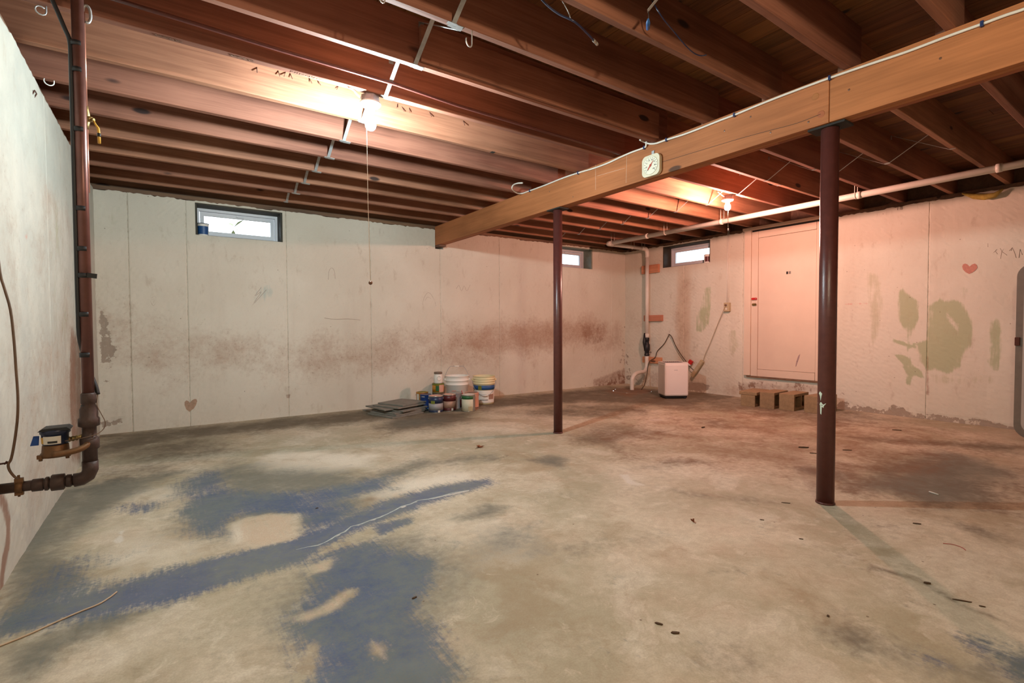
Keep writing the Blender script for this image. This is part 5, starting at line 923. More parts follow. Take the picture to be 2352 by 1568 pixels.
for x in (0.04, w - 0.04):
    for y in (0.04, d - 0.04): b = MB(); b.lathe([(0.016, 0.0), (0.018, 0.004), (0.018, 0.014)], (x, y, 0), 12); b.build('caster', 'black', t)
b = MB(); b.box((0.125, -0.0008, 0.385), (0.175, 0.001, 0.390)); b.build('badge', 'greyband', t)

# ------------------------------------------------------------------ wall outlet, cord, power strip, alarm plug
p = [(6.4, 3.9664, 1.241)][0]
t = thing('outlet_box', (XR, p[1], p[2]), 'small beige outlet box on the right wall below the bulb', 'outlet')
b = MB(); b.box((-0.05, -0.040, -0.062), (-0.0005, 0.040, 0.062), bev=0.006); b.build('box', 'beige', t)
b = MB(); b.box((-0.053, -0.014, 0.012), (-0.0495, 0.014, 0.040), bev=0.002); b.box((-0.053, -0.014, -0.040), (-0.0495, 0.014, -0.012), bev=0.002); b.build('socket', 'paper', t)
b = MB(); b.box((-0.075, -0.012, 0.016), (-0.053, 0.012, 0.038), bev=0.003); b.build('plug', 'bead', t)
single('conduit_drop', (XR - 0.014, p[1], 1.3), lambda b: (b.tube([(XR - 0.014, p[1] + 0.010, p[2] + 0.06), (XR - 0.012, p[1] + 0.01, 1.75), (XR - 0.012, p[1] + 0.006, ZJ + 0.05)], 0.007, 8), b.tube([(XR - 0.012, p[1] - 0.012, p[2] + 0.06), (XR - 0.012, p[1] - 0.011, 1.7), (XR - 0.012, p[1] - 0.012, ZJ + 0.05)], 0.004, 8)), 'whitecable', 'pale conduit rising up the right wall from the outlet box', 'conduit')
q = [(6.4, 3.9861, 1.2478), (6.4, 4.0777, 1.0608), (6.4, 4.1576, 0.8757), (6.4, 4.2256, 0.7186), (6.4, 4.2948, 0.5777), (6.4, 4.3296, 0.4683)]
single('strip_cord', q[2], lambda b: b.tube([(XR - 0.07, p[1], p[2] + 0.027)] + q[1:], 0.0045, 7, 5), 'beigecord', 'tan cord hanging from the outlet box to the tilted power strip', 'cord')
a0, a1 = [(6.4, 4.3368, 0.4742), (6.4, 4.5104, 0.2313)]; av, bv = Vector(a0), Vector(a1); ctr = (av + bv) / 2; L = (bv - av).length; ang = math.atan2((bv - av).z, -(bv - av).y)
t = thing('power_strip', ctr, 'beige power strip dangling at a slant beside the dehumidifier', 'power strip')
RM = Matrix(((0, 0, 1), (-1, 0, 0), (0, 1, 0))) @ rotm('Z', ang)
def loc_box(b, lo, hi, bev=0.0):
    c = MB(); c.box(lo, hi, bev=bev); b.add([RM @ v for v in c.v], c.f)
b = MB(); loc_box(b, (-L / 2, -0.028, -0.022), (L / 2, 0.028, 0.018), 0.006); b.build('housing', 'beige', t)
for k in range(5): b = MB(); loc_box(b, (-L / 2 + 0.03 + k * 0.047, -0.014, -0.0245), (-L / 2 + 0.058 + k * 0.047, 0.014, -0.0215)); b.build('socket', 'beigecord', t)
p2 = [(6.385, 4.5311, 0.4386)][0]
t = thing('water_alarm', p2, 'small red and white plug block beside the dehumidifier, hanging tilted', 'plug')
RM = Matrix(((0, 0, 1), (-1, 0, 0), (0, 1, 0))) @ rotm('Z', -0.55)
b = MB(); loc_box(b, (-0.03, -0.024, -0.02), (0.03, 0.034, 0.02), 0.005); b.build('red_cover', 'red', t)
b = MB(); loc_box(b, (-0.026, -0.05, -0.018), (0.026, -0.024, 0.018), 0.004); b.build('plug_body', 'white', t)
single('alarm_cord', [(6.39, 4.5041, 0.3362)][0], lambda b: b.tube([(6.385, 4.5912, 0.4222), (6.385, 4.5532, 0.3853), (6.385, 4.5006, 0.3432), (6.385, 4.4708, 0.3258)], 0.005, 7, 3), 'drkcord', 'short dark cord joining the red plug block to the power strip', 'cord')

# ------------------------------------------------------------------ boarded bulkhead door on the right wall
d = bpy.data.objects.new('door_1', None); COL.objects.link(d); d.location = (XR, 3.17, 0.31); tag(d, kind='structure')
ya, yb_ = 3.71 - 3.17, 2.63 - 3.17
def dbox(name, lo, hi, mat='doorpaint', bev=0.003):
    b = MB(); b.box(lo, hi, bev=bev); return b.build(name, mat, d)
dbox('casing', (-0.045, 3.62 - 3.17, 0.004), (-0.0005, ya, 1.935)); dbox('casing', (-0.045, yb_, 0.004), (-0.0005, 2.72 - 3.17, 1.935))
dbox('head_casing', (-0.062, yb_ - 0.02, 1.935), (-0.0005, ya + 0.02, 1.972))
dbox('backing', (-0.012, 2.72 - 3.17, 0.004), (-0.0005, 3.62 - 3.17, 1.934), 'dark', 0)
dbox('panel', (-0.028, 2.815 - 3.17, 0.095), (-0.0125, 3.525 - 3.17, 1.82))
dbox('stile', (-0.034, 3.528 - 3.17, 0.0), (-0.0125, 3.617 - 3.17, 1.91)); dbox('stile', (-0.034, 2.723 - 3.17, 0.0), (-0.0125, 2.812 - 3.17, 1.91))
dbox('rail', (-0.034, 2.815 - 3.17, 1.823), (-0.0125, 3.525 - 3.17, 1.91)); dbox('rail', (-0.034, 2.815 - 3.17, 0.0), (-0.0125, 3.525 - 3.17, 0.092))
dbox('threshold', (-0.03, 2.66 - 3.17, -0.02), (-0.0005, 3.68 - 3.17, 0.0035), 'sill', 0)
for pp, mt, ll in (([(6.39, 3.5686, 1.3359)][0], 'red', 0.075), ([(6.39, 3.5678, 1.261)][0], 'gold', 0.06)):
    y, z = pp[1] - 3.17, pp[2] - 0.31
    b = MB(); b.prism(rrect(ll, 0.028, 0.013, 4, y, z), -0.052, -0.046, 0); h = b.build('latch', mt, d)
    b = MB(); b.lathe([(0.006, 0.052), (0.005, 0.056), (0.0005, 0.057)], (0, y - ll * 0.25, z), 10, rotm('Y', -PI / 2)); b.build('screw', 'galv' if mt == 'red' else 'dark', h)
pp = [(6.41, 3.1388, 1.6422)][0]
for k in (-1, 1): dbox('sticker', (-0.0292, pp[1] - 3.17 + k * 0.016 - 0.012, pp[2] - 0.31 - 0.017), (-0.0281, pp[1] - 3.17 + k * 0.016 + 0.012, pp[2] - 0.31 + 0.017), 'dark' if k > 0 else 'slate', 0)

pp = [(6.4125, 3.0424, 0.4659), (6.4125, 3.0327, 0.5316), (6.4125, 3.0127, 0.5976), (6.4125, 2.9874, 0.631), (6.4125, 2.997, 0.5767), (6.4125, 3.017, 0.5216), (6.4125, 3.032, 0.4719)]
b = MB(); b.prism([(w[1] - 3.17, w[2] - 0.31) for w in pp], -0.0288, -0.0278, 0); b.build('smudge', 'smudge', d)
# ------------------------------------------------------------------ concrete blocks below the door
def cinder(loc, rot, label, h=0.19):
    t = thing('concrete_block', loc, label, 'block', 'concrete blocks below the boarded door', rotz=rot)
    # local: end face in the plane x=0 (looks -x), cores run along y, length along +x
    W, L, wl = 0.168, 0.39, 0.030
    b = MB(); e = 0.003
    b.box((0, -W / 2, 0), (L, W / 2, wl), bev=e); b.box((0, -W / 2, h - wl), (L, W / 2, h), bev=e)
    for x in (0, L / 2 - wl / 2, L - wl): b.box((x, -W / 2 + 0.001, wl - 0.004), (x + wl, W / 2 - 0.001, h - wl + 0.004), bev=e)
    b.build('shell', 'cinder', t); return t
cinder((5.77, 3.29, 0), math.radians(8), 'leftmost concrete block below the boarded door, capped by a thin slab', 0.135)
single('cap_slab', (5.79, 3.29, 0.136), lambda b: b.box((5.775, 3.19, 0.136), (6.18, 3.40, 0.178), rotm('Z', math.radians(8)), (5.79, 3.29, 0.15), bev=0.006), 'cinder', 'thin concrete slab lying on the leftmost block below the door', 'slab')
cinder((5.80, 3.072, 0), math.radians(5), 'second concrete block from the left below the boarded door')
cinder((5.845, 2.868, 0), math.radians(3), 'third concrete block from the left, showing its dark hollow core')
cinder((5.885, 2.612, 0), math.radians(-2), 'fourth concrete block, rightmost, partly hidden behind the near column')

# ------------------------------------------------------------------ grey cabinet cut by the right edge
t = thing('metal_tank', (5.84, 0.62, 0), 'tall grey rounded metal tank cut off by the right edge of the picture', 'tank')
sh = rrect(0.76, 1.46, 0.11, 8, 0, 0.755)
b = MB(); b.prism(sh, 0.0, 0.56, 0); b.build('shell', 'tankrim', t)
b = MB(); b.prism(rrect(0.68, 1.37, 0.085, 8, -0.005, 0.755), -0.008, 0.0005, 0); b.build('end_panel', 'tankface', t)
b = MB(); b.box((0.03, -0.3, 0.0), (0.12, 0.3, 0.03)); b.box((0.42, -0.3, 0.0), (0.5, 0.3, 0.03)); b.build('foot', 'dark', t)
b = MB(); b.box((-0.012, 0.352, 0.80), (0.004, 0.384, 0.87), bev=0.004); b.build('hinge', 'rust', t)
# rolled fibre scrap and wire hook on top of the right wall
f0 = [(6.38, 1.4867, 2.2561), (6.38, 1.3971, 2.2072), (6.38, 1.3227, 2.1869), (6.38, 1.2536, 2.188), (6.38, 1.1984, 2.2319)]
single('fibre_batt', f0[2], lambda b: b.tube(f0, [0.008, 0.025, 0.03, 0.026, 0.008], 8, 0), 'insul', 'scrap of yellow fibre sagging from the top of the right wall', 'insulation')
hw = [(6.425, 2.0225, 2.2069), (6.425, 2.0154, 2.2516), (6.425, 1.981, 2.2446), (6.425, 1.9804, 2.2032), (6.425, 1.9956, 2.2062), (6.425, 1.9963, 2.2477)]
single('wire_hanger', hw[0], lambda b: b.tube([(XR - 0.012, v[1], v[2]) for v in hw] + [(XR - 0.01, hw[-1][1], ZW + 0.004)], 0.0022, 5), 'rust', 'little bent wire hanger at the top of the right wall', 'wire')

# pencil marks on the right wall: upright strokes left as they look
wr = [o_ for o_ in bpy.data.objects if o_.name == 'wall_right'][0]
for pts in ([(6.4395, 1.3061, 1.7511), (6.4395, 1.3055, 1.7179)], [(6.4395, 1.2651, 1.6591), (6.4395, 1.2416, 1.6888), (6.4395, 1.2532, 1.6699), (6.4395, 1.2378, 1.6434)], [(6.4395, 1.2208, 1.6943), (6.4395, 1.2085, 1.6642), (6.4395, 1.1941, 1.6867), (6.4395, 1.2085, 1.6642), (6.4395, 1.2162, 1.5959)], [(6.4395, 1.2054, 1.6597), (6.4395, 1.1725, 1.6232)], [(6.4395, 1.1587, 1.6618), (6.4395, 1.1389, 1.6914), (6.4395, 1.1237, 1.6413), (6.4395, 1.1114, 1.5918)], [(6.4395, 1.1389, 1.6914), (6.4395, 1.147, 1.6603)], [(6.4395, 1.0943, 1.5898), (6.4395, 1.0871, 1.6685), (6.4395, 1.0721, 1.615)]):
    b = MB(); b.tube([(XR - 0.0005, v[1], v[2]) for v in pts], 0.0016, 4); b.build('pencil_mark', 'pencil', wr)
b = MB(); b.prism([(v[1], v[2]) for v in [(6.4405, 1.4891, 1.5507), (6.4405, 1.4829, 1.5714), (6.4405, 1.4668, 1.5782), (6.4405, 1.4505, 1.568), (6.4405, 1.4341, 1.545), (6.4405, 1.4153, 1.5642), (6.4405, 1.3964, 1.5706), (6.4405, 1.3804, 1.5521), (6.4405, 1.3768, 1.5266), (6.4405, 1.3921, 1.5029), (6.4405, 1.414, 1.4839), (6.4405, 1.4361, 1.4732), (6.4405, 1.4622, 1.4926), (6.4405, 1.4821, 1.5201)]], XR - 0.0012, XR + 0.003, 0); b.build('painted_heart', 'heartpink', wr)
wb = [o_ for o_ in bpy.data.objects if o_.name == 'wall_back'][0]
for pts in ([(2.6828, 5.87, 1.2632), (2.7078, 5.87, 1.353), (2.7572, 5.87, 1.4216), (2.806, 5.87, 1.401), (2.8548, 5.87, 1.3236), (2.8728, 5.87, 1.2562)], [(2.7196, 5.87, 1.3199), (2.7566, 5.87, 1.3657), (2.8055, 5.87, 1.3447)], [(1.5205, 5.87, 1.5257), (1.5316, 5.87, 1.6258), (1.5612, 5.87, 1.6625), (1.59, 5.87, 1.6293), (1.5986, 5.87, 1.5398)], [(-0.1324, 5.87, 1.2414), (-0.1097, 5.87, 1.192), (-0.0816, 5.87, 1.2428), (-0.0944, 5.87, 1.2842), (-0.1218, 5.87, 1.2667)], [(1.471, 5.87, 1.087), (1.5921, 5.87, 1.0729), (1.7417, 5.87, 1.0789), (1.8851, 5.87, 1.0643)], [(3.1758, 5.87, 1.4892), (3.2158, 5.87, 1.5373), (3.255, 5.87, 1.4632), (3.2957, 5.87, 1.5351), (3.3355, 5.87, 1.4663), (3.3904, 5.87, 1.5511)], [(0.8269, 5.87, 1.4068), (0.763, 5.87, 1.3121), (0.8261, 5.87, 1.3604), (0.7408, 5.87, 1.2195), (0.877, 5.87, 1.3856)]):
    b = MB(); b.tube([(v[0], YB - 0.0005, v[2]) for v in pts], 0.0016, 4, 3); b.build('pencil_mark', 'pencil', wb)

b = MB(); b.prism([(v[0], v[2]) for v in [(0.1225, 5.8702, 0.2143), (0.1231, 5.8702, 0.2446), (0.1378, 5.8702, 0.2607), (0.1557, 5.8702, 0.2504), (0.1663, 5.8702, 0.232), (0.1813, 5.8702, 0.2525), (0.2035, 5.8702, 0.268), (0.2219, 5.8702, 0.2664), (0.2288, 5.8702, 0.2439), (0.217, 5.8702, 0.2055), (0.198, 5.8702, 0.1723), (0.161, 5.8702, 0.1454), (0.1361, 5.8702, 0.1696)]], YB - 0.0012, YB + 0.003, 1); b.build('painted_heart', 'heartbrown', wb)

# ------------------------------------------------------------------ paint cans, pails and slates by the back wall
def away(p, r): v = Vector((p[0], p[1])); k = v.normalized() * r; return (p[0] + k.x, p[1] + k.y)
VIEW = math.atan2(-5.2, -2.6)          # direction from the cans back toward the room
def can(front, r, h, body, bands, lid, label, group='paint cans by the back wall', z=0.0, patches=(), lip=True, dent=None, name='paint_can', xy=None):
    x, y = xy if xy else away(front, r)
    t = thing(name, (x, y, z), label, 'paint can', group)
    b = MB(); b.lathe([(r * 0.97, 0.0), (r, 0.003), (r, 0.007), (r * 0.985, 0.009), (r * 0.985, h - 0.012), (r * 1.015, h - 0.009), (r * 1.02, h - 0.002), (r * 0.97, h), (r * 0.93, h - 0.003), (r * 0.93, h - 0.008)], n=28); b.build('body', body, t)
    b = MB(); b.lathe([(r * 0.925, h - 0.008), (r * 0.91, h - 0.003), (r * 0.80, h - 0.003), (r * 0.78, h - 0.007), (0.0005, h - 0.007)], n=28); b.build('lid', lid, t)
    for (z0, z1, m) in bands:
        b = MB(); b.lathe([(r * 0.985, z0 * h), (r * 0.992, z0 * h), (r * 0.992, z1 * h), (r * 0.985, z1 * h)], n=28); b.build('label_band', m, t)
    for (a0, a1, z0, z1, m) in patches:
        b = MB(); b.lathe([(r * 0.998, z0 * h), (r * 0.998, z1 * h)], n=8, a0=VIEW + math.radians(a0), a1=VIEW + math.radians(a1)); b.build('label_patch', m, t)
    for s in (-1, 1):
        a = VIEW + PI / 2 * s; b = MB(); b.lathe([(0.009, r * 0.98), (0.008, r * 1.05), (0.0005, r * 1.06)], (0, 0, h * 0.82), 8, rotm('Z', a) @ rotm('Y', PI / 2)); b.build('ear', 'tin', t)
    return t
can([(2.4798, 5.0848, 0)][0], 0.083, 0.195, 'tin', [(0.03, 0.17, 'navycan'), (0.17, 0.56, 'greyband'), (0.56, 0.93, 'navycan')], 'pinklab', 'paint can with navy and grey bands, front left of the group', patches=[(16, 34, 0.03, 0.16, 'paper'), (-42, -8, 0.54, 0.72, 'yellowgreen')])
can([(2.6562, 5.0997, 0)][0], 0.077, 0.195, 'tin', [(0.03, 0.20, 'maroon'), (0.20, 0.60, 'tanband'), (0.60, 0.95, 'maroon')], 'pinklab', 'maroon paint can with tan band, just right of the navy one', patches=[(18, 36, 0.06, 0.19, 'paper')])
can([(2.8208, 4.9427, 0)][0], 0.079, 0.195, 'tin', [(0.02, 0.74, 'cream'), (0.74, 0.93, 'greenlab')], 'paper', 'cream paint can with green top band, front right of the group', patches=[(40, 85, 0.02, 0.93, 'slate'), (-5, 30, 0.05, 0.32, 'beige')])
can([(2.4681, 5.3307, 0)][0], 0.066, 0.185, 'royal', [(0.0, 0.13, 'ltblue')], 'taupe', 'royal blue round container left of the navy paint can', patches=[(-45, -8, 0.84, 0.90, 'greyband')])
can([(2.5359, 5.5761, 0)][0], 0.074, 0.180, 'orange', [], 'yellowgreen', 'orange can with an olive lid behind the royal blue container', patches=[(-60, -30, 0.05, 0.9, 'paper')])
can([(2.8011, 5.2212, 0)][0], 0.083, 0.192, 'greyband', [(0.05, 0.55, 'maroon')], 'tin', 'grey-topped can with maroon label behind the maroon paint can', patches=[(4, 40, 0.05, 0.62, 'greyband')])
can([(2.9449, 5.0768, 0)][0], 0.083, 0.195, 'pinklab', [(0.02, 0.12, 'taupe')], 'taupe', 'can with pinkish label and brown lid behind the cream paint can')
cb = away([(2.6804, 5.4292, 0)][0], 0.073)
can(None, 0.073, 0.180, 'taupe', [], 'tin', 'dull can with shiny lid at the bottom of the stack behind the navy can', xy=cb)
can(None, 0.073, 0.112, 'yellowgreen', [(0.08, 0.80, 'orange')], 'taupe', 'green and orange can in the middle of the stack, under a white jug', z=0.180, xy=cb, patches=[(-25, 8, 0.2, 0.78, 'greenlab'), (10, 60, 0.06, 0.86, 'pinklab')])
t = thing('plastic_jug', (cb[0], cb[1], 0.292), 'small white jug with brown cap on top of the stacked cans', 'jug')
b = MB(); b.lathe([(0.050, 0.0), (0.053, 0.006), (0.053, 0.085), (0.050, 0.10), (0.044, 0.112), (0.046, 0.116)], n=20); b.build('body', 'pailwhite', t)
b = MB(); b.lathe([(0.048, 0.113), (0.051, 0.115), (0.051, 0.134), (0.048, 0.137), (0.0005, 0.137)], n=20); b.build('cap', 'taupe', t)
hp = [Vector((0.0525 * math.cos(VIEW + 0.2), 0.0525 * math.sin(VIEW + 0.2), 0))]; tv = Vector((-math.sin(VIEW + 0.2), math.cos(VIEW + 0.2), 0))
b = MB(); b.tube([hp[0] + tv * (0.022 * math.cos(a)) + Vector((0, 0, 0.062 + 0.026 * math.sin(a))) + hp[0] * 0.02 for a in np.linspace(0.2 * PI, 1.8 * PI, 12)], 0.004, 6); b.build('grip_ring', 'paper', t)

def pail(front, rb, rt, h, mat, label, ribs, bandspec=(), patches=(), handle_up=True):
    x, y = away(front, rb); t = thing('plastic_pail', (x, y, 0), label, 'bucket', 'five gallon buckets by the back wall')
    rad = lambda z: rb + (rt - rb) * z / h
    prof = [(rb - 0.006, 0), (rb, 0.006)]
    zc = 0.006
    for (z, o_) in ribs: prof += [(rad(z * h - 0.008), z * h - 0.008), (rad(z * h) + o_, z * h - 0.004), (rad(z * h) + o_, z * h + 0.004), (rad(z * h + 0.008), z * h + 0.008)]
    prof += [(rt, h - 0.01), (rt + 0.006, h - 0.006), (rt + 0.006, h), (rt - 0.006, h), (rt - 0.008, h - 0.02), (rb - 0.006, 0.02), (0.0005, 0.018)]
    b = MB(); b.lathe(prof, n=40); b.build('body', mat, t)
    for (z0, z1, m) in bandspec: b = MB(); b.lathe([(rad(z0 * h), z0 * h), (rad(z0 * h) + 0.0016, z0 * h), (rad(z1 * h) + 0.0016, z1 * h), (rad(z1 * h), z1 * h)], n=40); b.build('label_band', m, t)
    for (a0, a1, z0, z1, m) in patches: b = MB(); b.lathe([(rad(z0 * h) + 0.0024, z0 * h), (rad(z1 * h) + 0.0024, z1 * h)], n=8, a0=VIEW + math.radians(a0), a1=VIEW + math.radians(a1)); b.build('label_patch', m, t)
    tv = Vector((-math.sin(VIEW), math.cos(VIEW), 0)); nv = Vector((math.cos(VIEW), math.sin(VIEW), 0)); zc = h * 0.86; R = rt + 0.012
    pts = []
    for a in np.linspace(0, PI, 15):
        if handle_up: pts.append(tv * (R * math.cos(a)) * (1 - 0.25 * math.sin(a)) - nv * 0.03 * math.sin(a) + Vector((0, 0, zc + 0.165 * min(1, 1.35 * math.sin(a)))))
        else: pts.append(tv * (R * math.cos(a)) + nv * (R * 1.02 * math.sin(a)) + Vector((0, 0, zc - 0.19 * math.sin(a))))
    hd = MB(); hd.tube(pts, 0.0028, 6); h_ = hd.build('bail', 'galv', t)
    m_ = pts[6:9]; hd = MB(); hd.tube([m_[0], m_[1], m_[2]], 0.007, 8); hd.build('grip', 'pailwhite', h_)
    for s in (-1, 1): b = MB(); b.box((-0.012, -0.012, zc - 0.015), (0.012, 0.012, zc + 0.015), bev=0.003); q_ = tv * s * (rad(zc) + 0.006); b.v = [v + q_ for v in b.v]; b.build('ear', mat, t)
    return t
pl = pail([(2.945, 5.443, 0)][0], 0.128, 0.148, 0.365, 'pailwhite', 'big white bucket with raised wire handle in the middle of the group', [(0.70, 0.006), (0.84, 0.006)], patches=[(-30, -6, 0.34, 0.52, 'pinklab'), (-30, -6, 0.36, 0.48, 'red')], handle_up=True)
# red triangle mark on the white bucket
b = MB(); a_ = VIEW + math.radians(22); r_ = 0.1425; vs = []
for rr in (r_, r_ + 0.0012):
    for (u, w) in ((-0.017, 0.145), (0.017, 0.145), (0.0, 0.19)): aa = a_ + u / r_; vs.append((rr * math.cos(aa), rr * math.sin(aa), w))
b.add(vs, [(0, 1, 2), (5, 4, 3), (0, 1, 4, 3), (1, 2, 5, 4), (2, 0, 3, 5)]); b.build('triangle_mark', 'red', pl)
pail([(3.2533, 5.3027, 0)][0], 0.125, 0.140, 0.355, 'pailcream', 'cream ribbed bucket with a blue label, rightmost of the group', [(0.74, 0.006), (0.82, 0.006), (0.90, 0.006)], [(0.52, 0.68, 'bluelab')], [(-70, 70, 0.06, 0.5, 'pailwhite'), (-38, -18, 0.53, 0.67, 'yellowgreen'), (22, 58, 0.18, 0.36, 'tanband'), (-28, 18, 0.155, 0.175, 'ink'), (-28, 14, 0.30, 0.308, 'greyband'), (-28, 10, 0.36, 0.368, 'greyband')], False)
# slates
sl = [(2.10, 5.33, 0.30, 0.44), (2.13, 5.35, 0.36, 0.43), (2.15, 5.37, 0.27, 0.43), (2.19, 5.36, 0.44, 0.41), (2.09, 5.44, 0.18, 0.42), (2.17, 5.40, 0.36, 0.42), (2.22, 5.43, 0.42, 0.39)]
LAB = ['lowest slab of the grey stone tile pile', 'second slab from the bottom of the grey tile pile', 'third slab from the bottom of the grey tile pile', 'fourth slab from the bottom of the grey tile pile', 'grey slab jutting left out of the tile pile', 'second slab from the top of the grey tile pile', 'topmost slab of the grey stone tile pile']
for k, (x, y, a, s) in enumerate(sl):
    z = k * 0.0165; lo, hi = (x - s / 2, y - s / 2, z + 0.0002), (x + s / 2, y + s / 2, z + 0.0155)
    single('stone_tile', (x, y, z), lambda b: b.box(lo, hi, rotm('Z', a), (x, y, z), bev=0.0018), 'slate', LAB[k], 'tile', 'pile of grey tiles')
x, y = [(2.2428, 6.0902, 0)][0][:2]
single('stone_tile', (2.02, 5.62, 0.0), lambda b: b.box((1.90, 5.55, 0.0002), (1.99, 5.80, 0.011), rotm('Z', 0.3), bev=0.0015), 'slate', 'narrow grey offcut on the floor behind the left of the tile pile', 'tile', 'pile of grey tiles')
# cans on the window sills
x0, x1 = [(0.2625, 5.93, 1.9121), (0.3678, 5.93, 1.9228)]; xc, rc = (x0[0] + x1[0]) / 2, (x1[0] - x0[0]) / 2
t = thing('paint_can', (xc, YB + 0.085, WIN1[2] + 0.0005), 'small blue and white paint can standing in the left window', 'paint can')
hh = 0.122
b = MB(); b.lathe([(rc * .86, 0), (rc * .88, 0.003), (rc * 0.95, hh - 0.01), (rc, hh - 0.006), (rc, hh), (rc * .9, hh)], n=24); b.build('body', 'pailwhite', t)
b = MB(); b.lathe([(rc * .9, hh), (rc * 1.03, hh), (rc * 1.03, hh + 0.006), (rc * .9, hh + 0.008), (0.0005, hh + 0.008)], n=24); b.build('lid', 'navycan', t)
b = MB(); b.lathe([(rc * .905, 0.018), (rc * .955, hh - 0.024)], n=14, a0=math.radians(185), a1=math.radians(330)); b.build('label_patch', 'bluelab', t)
yy = [(6.5, 4.3944, 1.994), (6.5, 4.2805, 1.9805)]; yc, rc = (yy[0][1] + yy[1][1]) / 2, (yy[0][1] - yy[1][1]) / 2
t = thing('paint_can', (XR + 0.075, 4.345, WIN3[2] + 0.0005), 'small brown and white paint can standing in the right wall window', 'paint can')
rc, hh = 0.05, 0.125
b = MB(); b.lathe([(rc * .97, 0), (rc, 0.003), (rc, hh - 0.006), (rc * 1.03, hh - 0.003), (rc * 1.03, hh), (rc * .9, hh)], n=24); b.build('body', 'pailwhite', t)
b = MB(); b.lathe([(rc * .93, hh), (rc * 0.9, hh + 0.003), (0.0005, hh + 0.003)], n=24); b.build('lid', 'navycan', t)
b = MB(); b.lathe([(rc * 1.012, 0.02), (rc * 1.012, hh * 0.75)], n=12, a0=math.radians(170), a1=math.radians(290)); b.build('label_patch', 'maroon', t)

# ------------------------------------------------------------------ bits on the floor
def leaf(p, s, rot, label):
    o = (p[0], p[1], 0.0008); b = MB(o); n_ = 9; out = []
    for k in range(n_ * 2):
        a = 2 * PI * k / (n_ * 2); r = s * (1.0 if k % 2 == 0 else 0.45) * (0.75 + 0.35 * math.cos(a)); out.append((p[0] + r * math.cos(a + rot), p[1] + r * math.sin(a + rot), 0.004 + 0.012 * abs(math.sin(a * 1.5))))
    b.add(out + [(p[0], p[1], 0.002)] + [(v[0], v[1], v[2] + 0.0008) for v in out] + [(p[0], p[1], 0.0032)], [(k, (k + 1) % 18, 18) for k in range(18)] + [(19 + (k + 1) % 18, 19 + k, 37) for k in range(18)])
    b.tube([(p[0], p[1], 0.003), (p[0] - s * 1.3 * math.cos(rot), p[1] - s * 1.3 * math.sin(rot), 0.002)], 0.0012, 5)
    return tag(b.build('dry_leaf', 'leaf', None, o), label, 'leaf')
leaf([(2.0478, 3.4156, 0)][0], 0.045, 0.4, 'curled orange-brown dry leaf on the floor, centre, nearer than the cans')
leaf([(2.1224, 1.4857, 0)][0], 0.014, 1.4, 'tiny dry leaf scrap on the bare floor, right of centre')
def chip(p, L, w, rot, label, mat='bark', name='wood_chip'):
    o = (p[0], p[1], 0.0); b = MB(o)
    prof = [(-L / 2, 0), (-L * .3, w / 2), (L * .2, w * .42), (L / 2, w * .1), (L * .35, -w * .45), (-L * .25, -w / 2)]
    c, s = math.cos(rot), math.sin(rot); b.prism([(p[0] + u * c - v * s, p[1] + u * s + v * c) for u, v in prof], 0.0003, max(0.003, w * 0.4)); return tag(b.build(name, mat, None, o), label, 'debris')
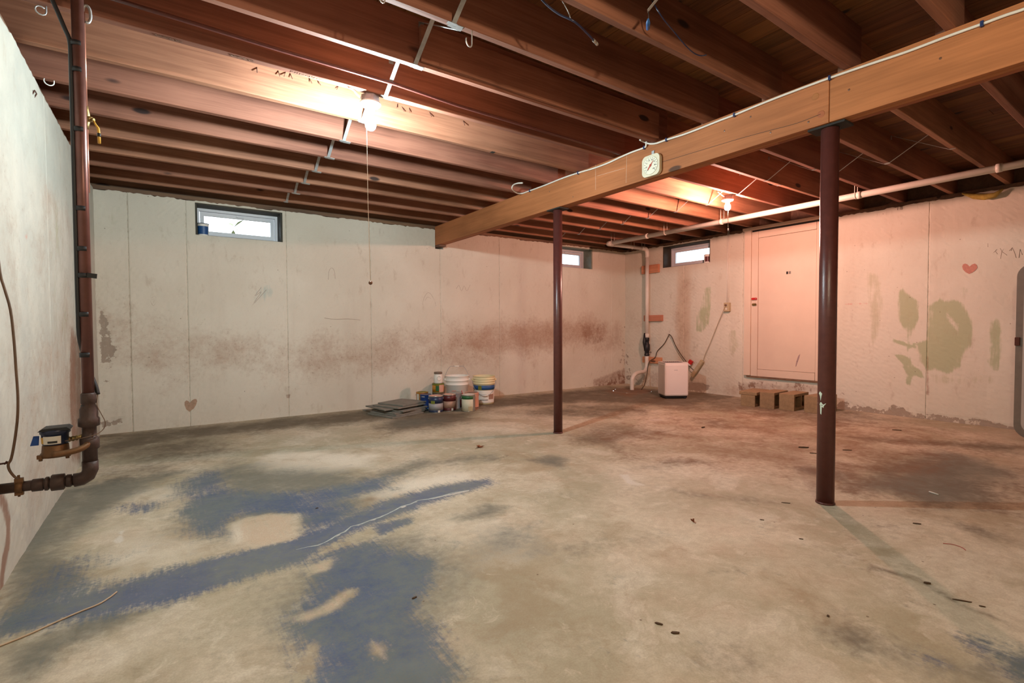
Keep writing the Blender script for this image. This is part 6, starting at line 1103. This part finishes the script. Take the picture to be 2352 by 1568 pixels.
for px, L, w, r, lab in (([(0.7089, 1.641, 0)][0], 0.022, 0.008, 0.2, 'dark wood chip lying on the worn blue paint'), ([(0.6416, 2.7727, 0)][0], 0.016, 0.007, 0.1, 'tiny dark chip on the farther blue paint area'), ([(1.2972, 1.0343, 0)][0], 0.026, 0.009, -1.0, 'dark bark flake in foreground, upper of two close together'), ([(1.3006, 0.9727, 0)][0], 0.028, 0.010, -0.6, 'dark bark flake in foreground, lower of two close together'),
        ([(2.768, 1.3551, 0)][0], 0.045, 0.007, -0.9, 'brown splinter on the floor just left of the near column'), ([(2.4264, 1.3037, 0)][0], 0.020, 0.006, -0.9, 'small brown splinter a little in front of the near column'), ([(2.3511, 1.0816, 0)][0], 0.018, 0.006, -0.9, 'short brown chip beside the near column shadow'), ([(2.9933, 0.8401, 0)][0], 0.035, 0.010, -0.9, 'dark chip on the floor well right of the near column'),
        ([(5.5425, 1.718, 0)][0], 0.075, 0.015, -0.9, 'dark stick fragment near the foot of the right wall'), ([(4.152, 1.899, 0)][0], 0.08, 0.02, -0.7, 'brown chip on the pinkish floor left of the near column'), ([(4.0251, 1.7713, 0)][0], 0.05, 0.012, -0.9, 'thin brown sliver touching the near column in the picture'), ([(4.3373, 1.6619, 0)][0], 0.07, 0.012, -0.7, 'dark sliver right behind the near column'),
        ([(2.2793, 0.5078, 0)][0], 0.055, 0.007, -1.0, 'long dark splinter at lower right, longer of a pair'), ([(2.2891, 0.4575, 0)][0], 0.018, 0.006, -1.0, 'short dark splinter at lower right, shorter of a pair'), ([(2.3282, 0.6185, 0)][0], 0.025, 0.012, -0.8, 'brown crumb at the end of the pale floor scar'), ([(1.7947, 0.737, 0)][0], 0.012, 0.008, 0.4, 'small dark crumb in the lower right foreground'), ([(4.2031, 2.8385, 0)][0], 0.06, 0.02, 0.2, 'dark flake on the floor in front of the dehumidifier')):
    chip(px, L, w, r, lab)
p = [(3.6243, 0.9632, 0.003), (3.6028, 0.914, 0.003)]
single('pale_stick', p[0], lambda b: b.tube([(p[0][0], p[0][1], 0.004), (p[1][0], p[1][1], 0.004)], 0.004, 7), 'stick', 'short pale stick on the dark floor patch at right', 'stick')
p = [(2.8162, 0.6959, 0.002), (2.8367, 0.6651, 0.002), (2.8282, 0.6339, 0.002), (2.8072, 0.6177, 0.002)]
single('red_thread', p[0], lambda b: b.tube([(v[0], v[1], 0.0016) for v in p], 0.0014, 5, 4), 'redstr', 'curved red thread on the floor at far right', 'thread')
p = [(-0.4898, 2.0912, 0.003), (-0.4403, 2.1176, 0.003), (-0.3867, 2.1427, 0.003), (-0.3307, 2.1793, 0.003), (-0.2698, 2.2155, 0.003), (-0.2203, 2.2392, 0.003), (-0.193, 2.2714, 0.003), (-0.1799, 2.2942, 0.003), (-0.1733, 2.3078, 0.003)]
single('floor_wire', p[3], lambda b: b.tube([(v[0], v[1], max(v[2], 0.0035)) for v in p], 0.003, 6, 4), 'beigecord', 'thin tan wire trailing over the floor at lower left', 'wire')
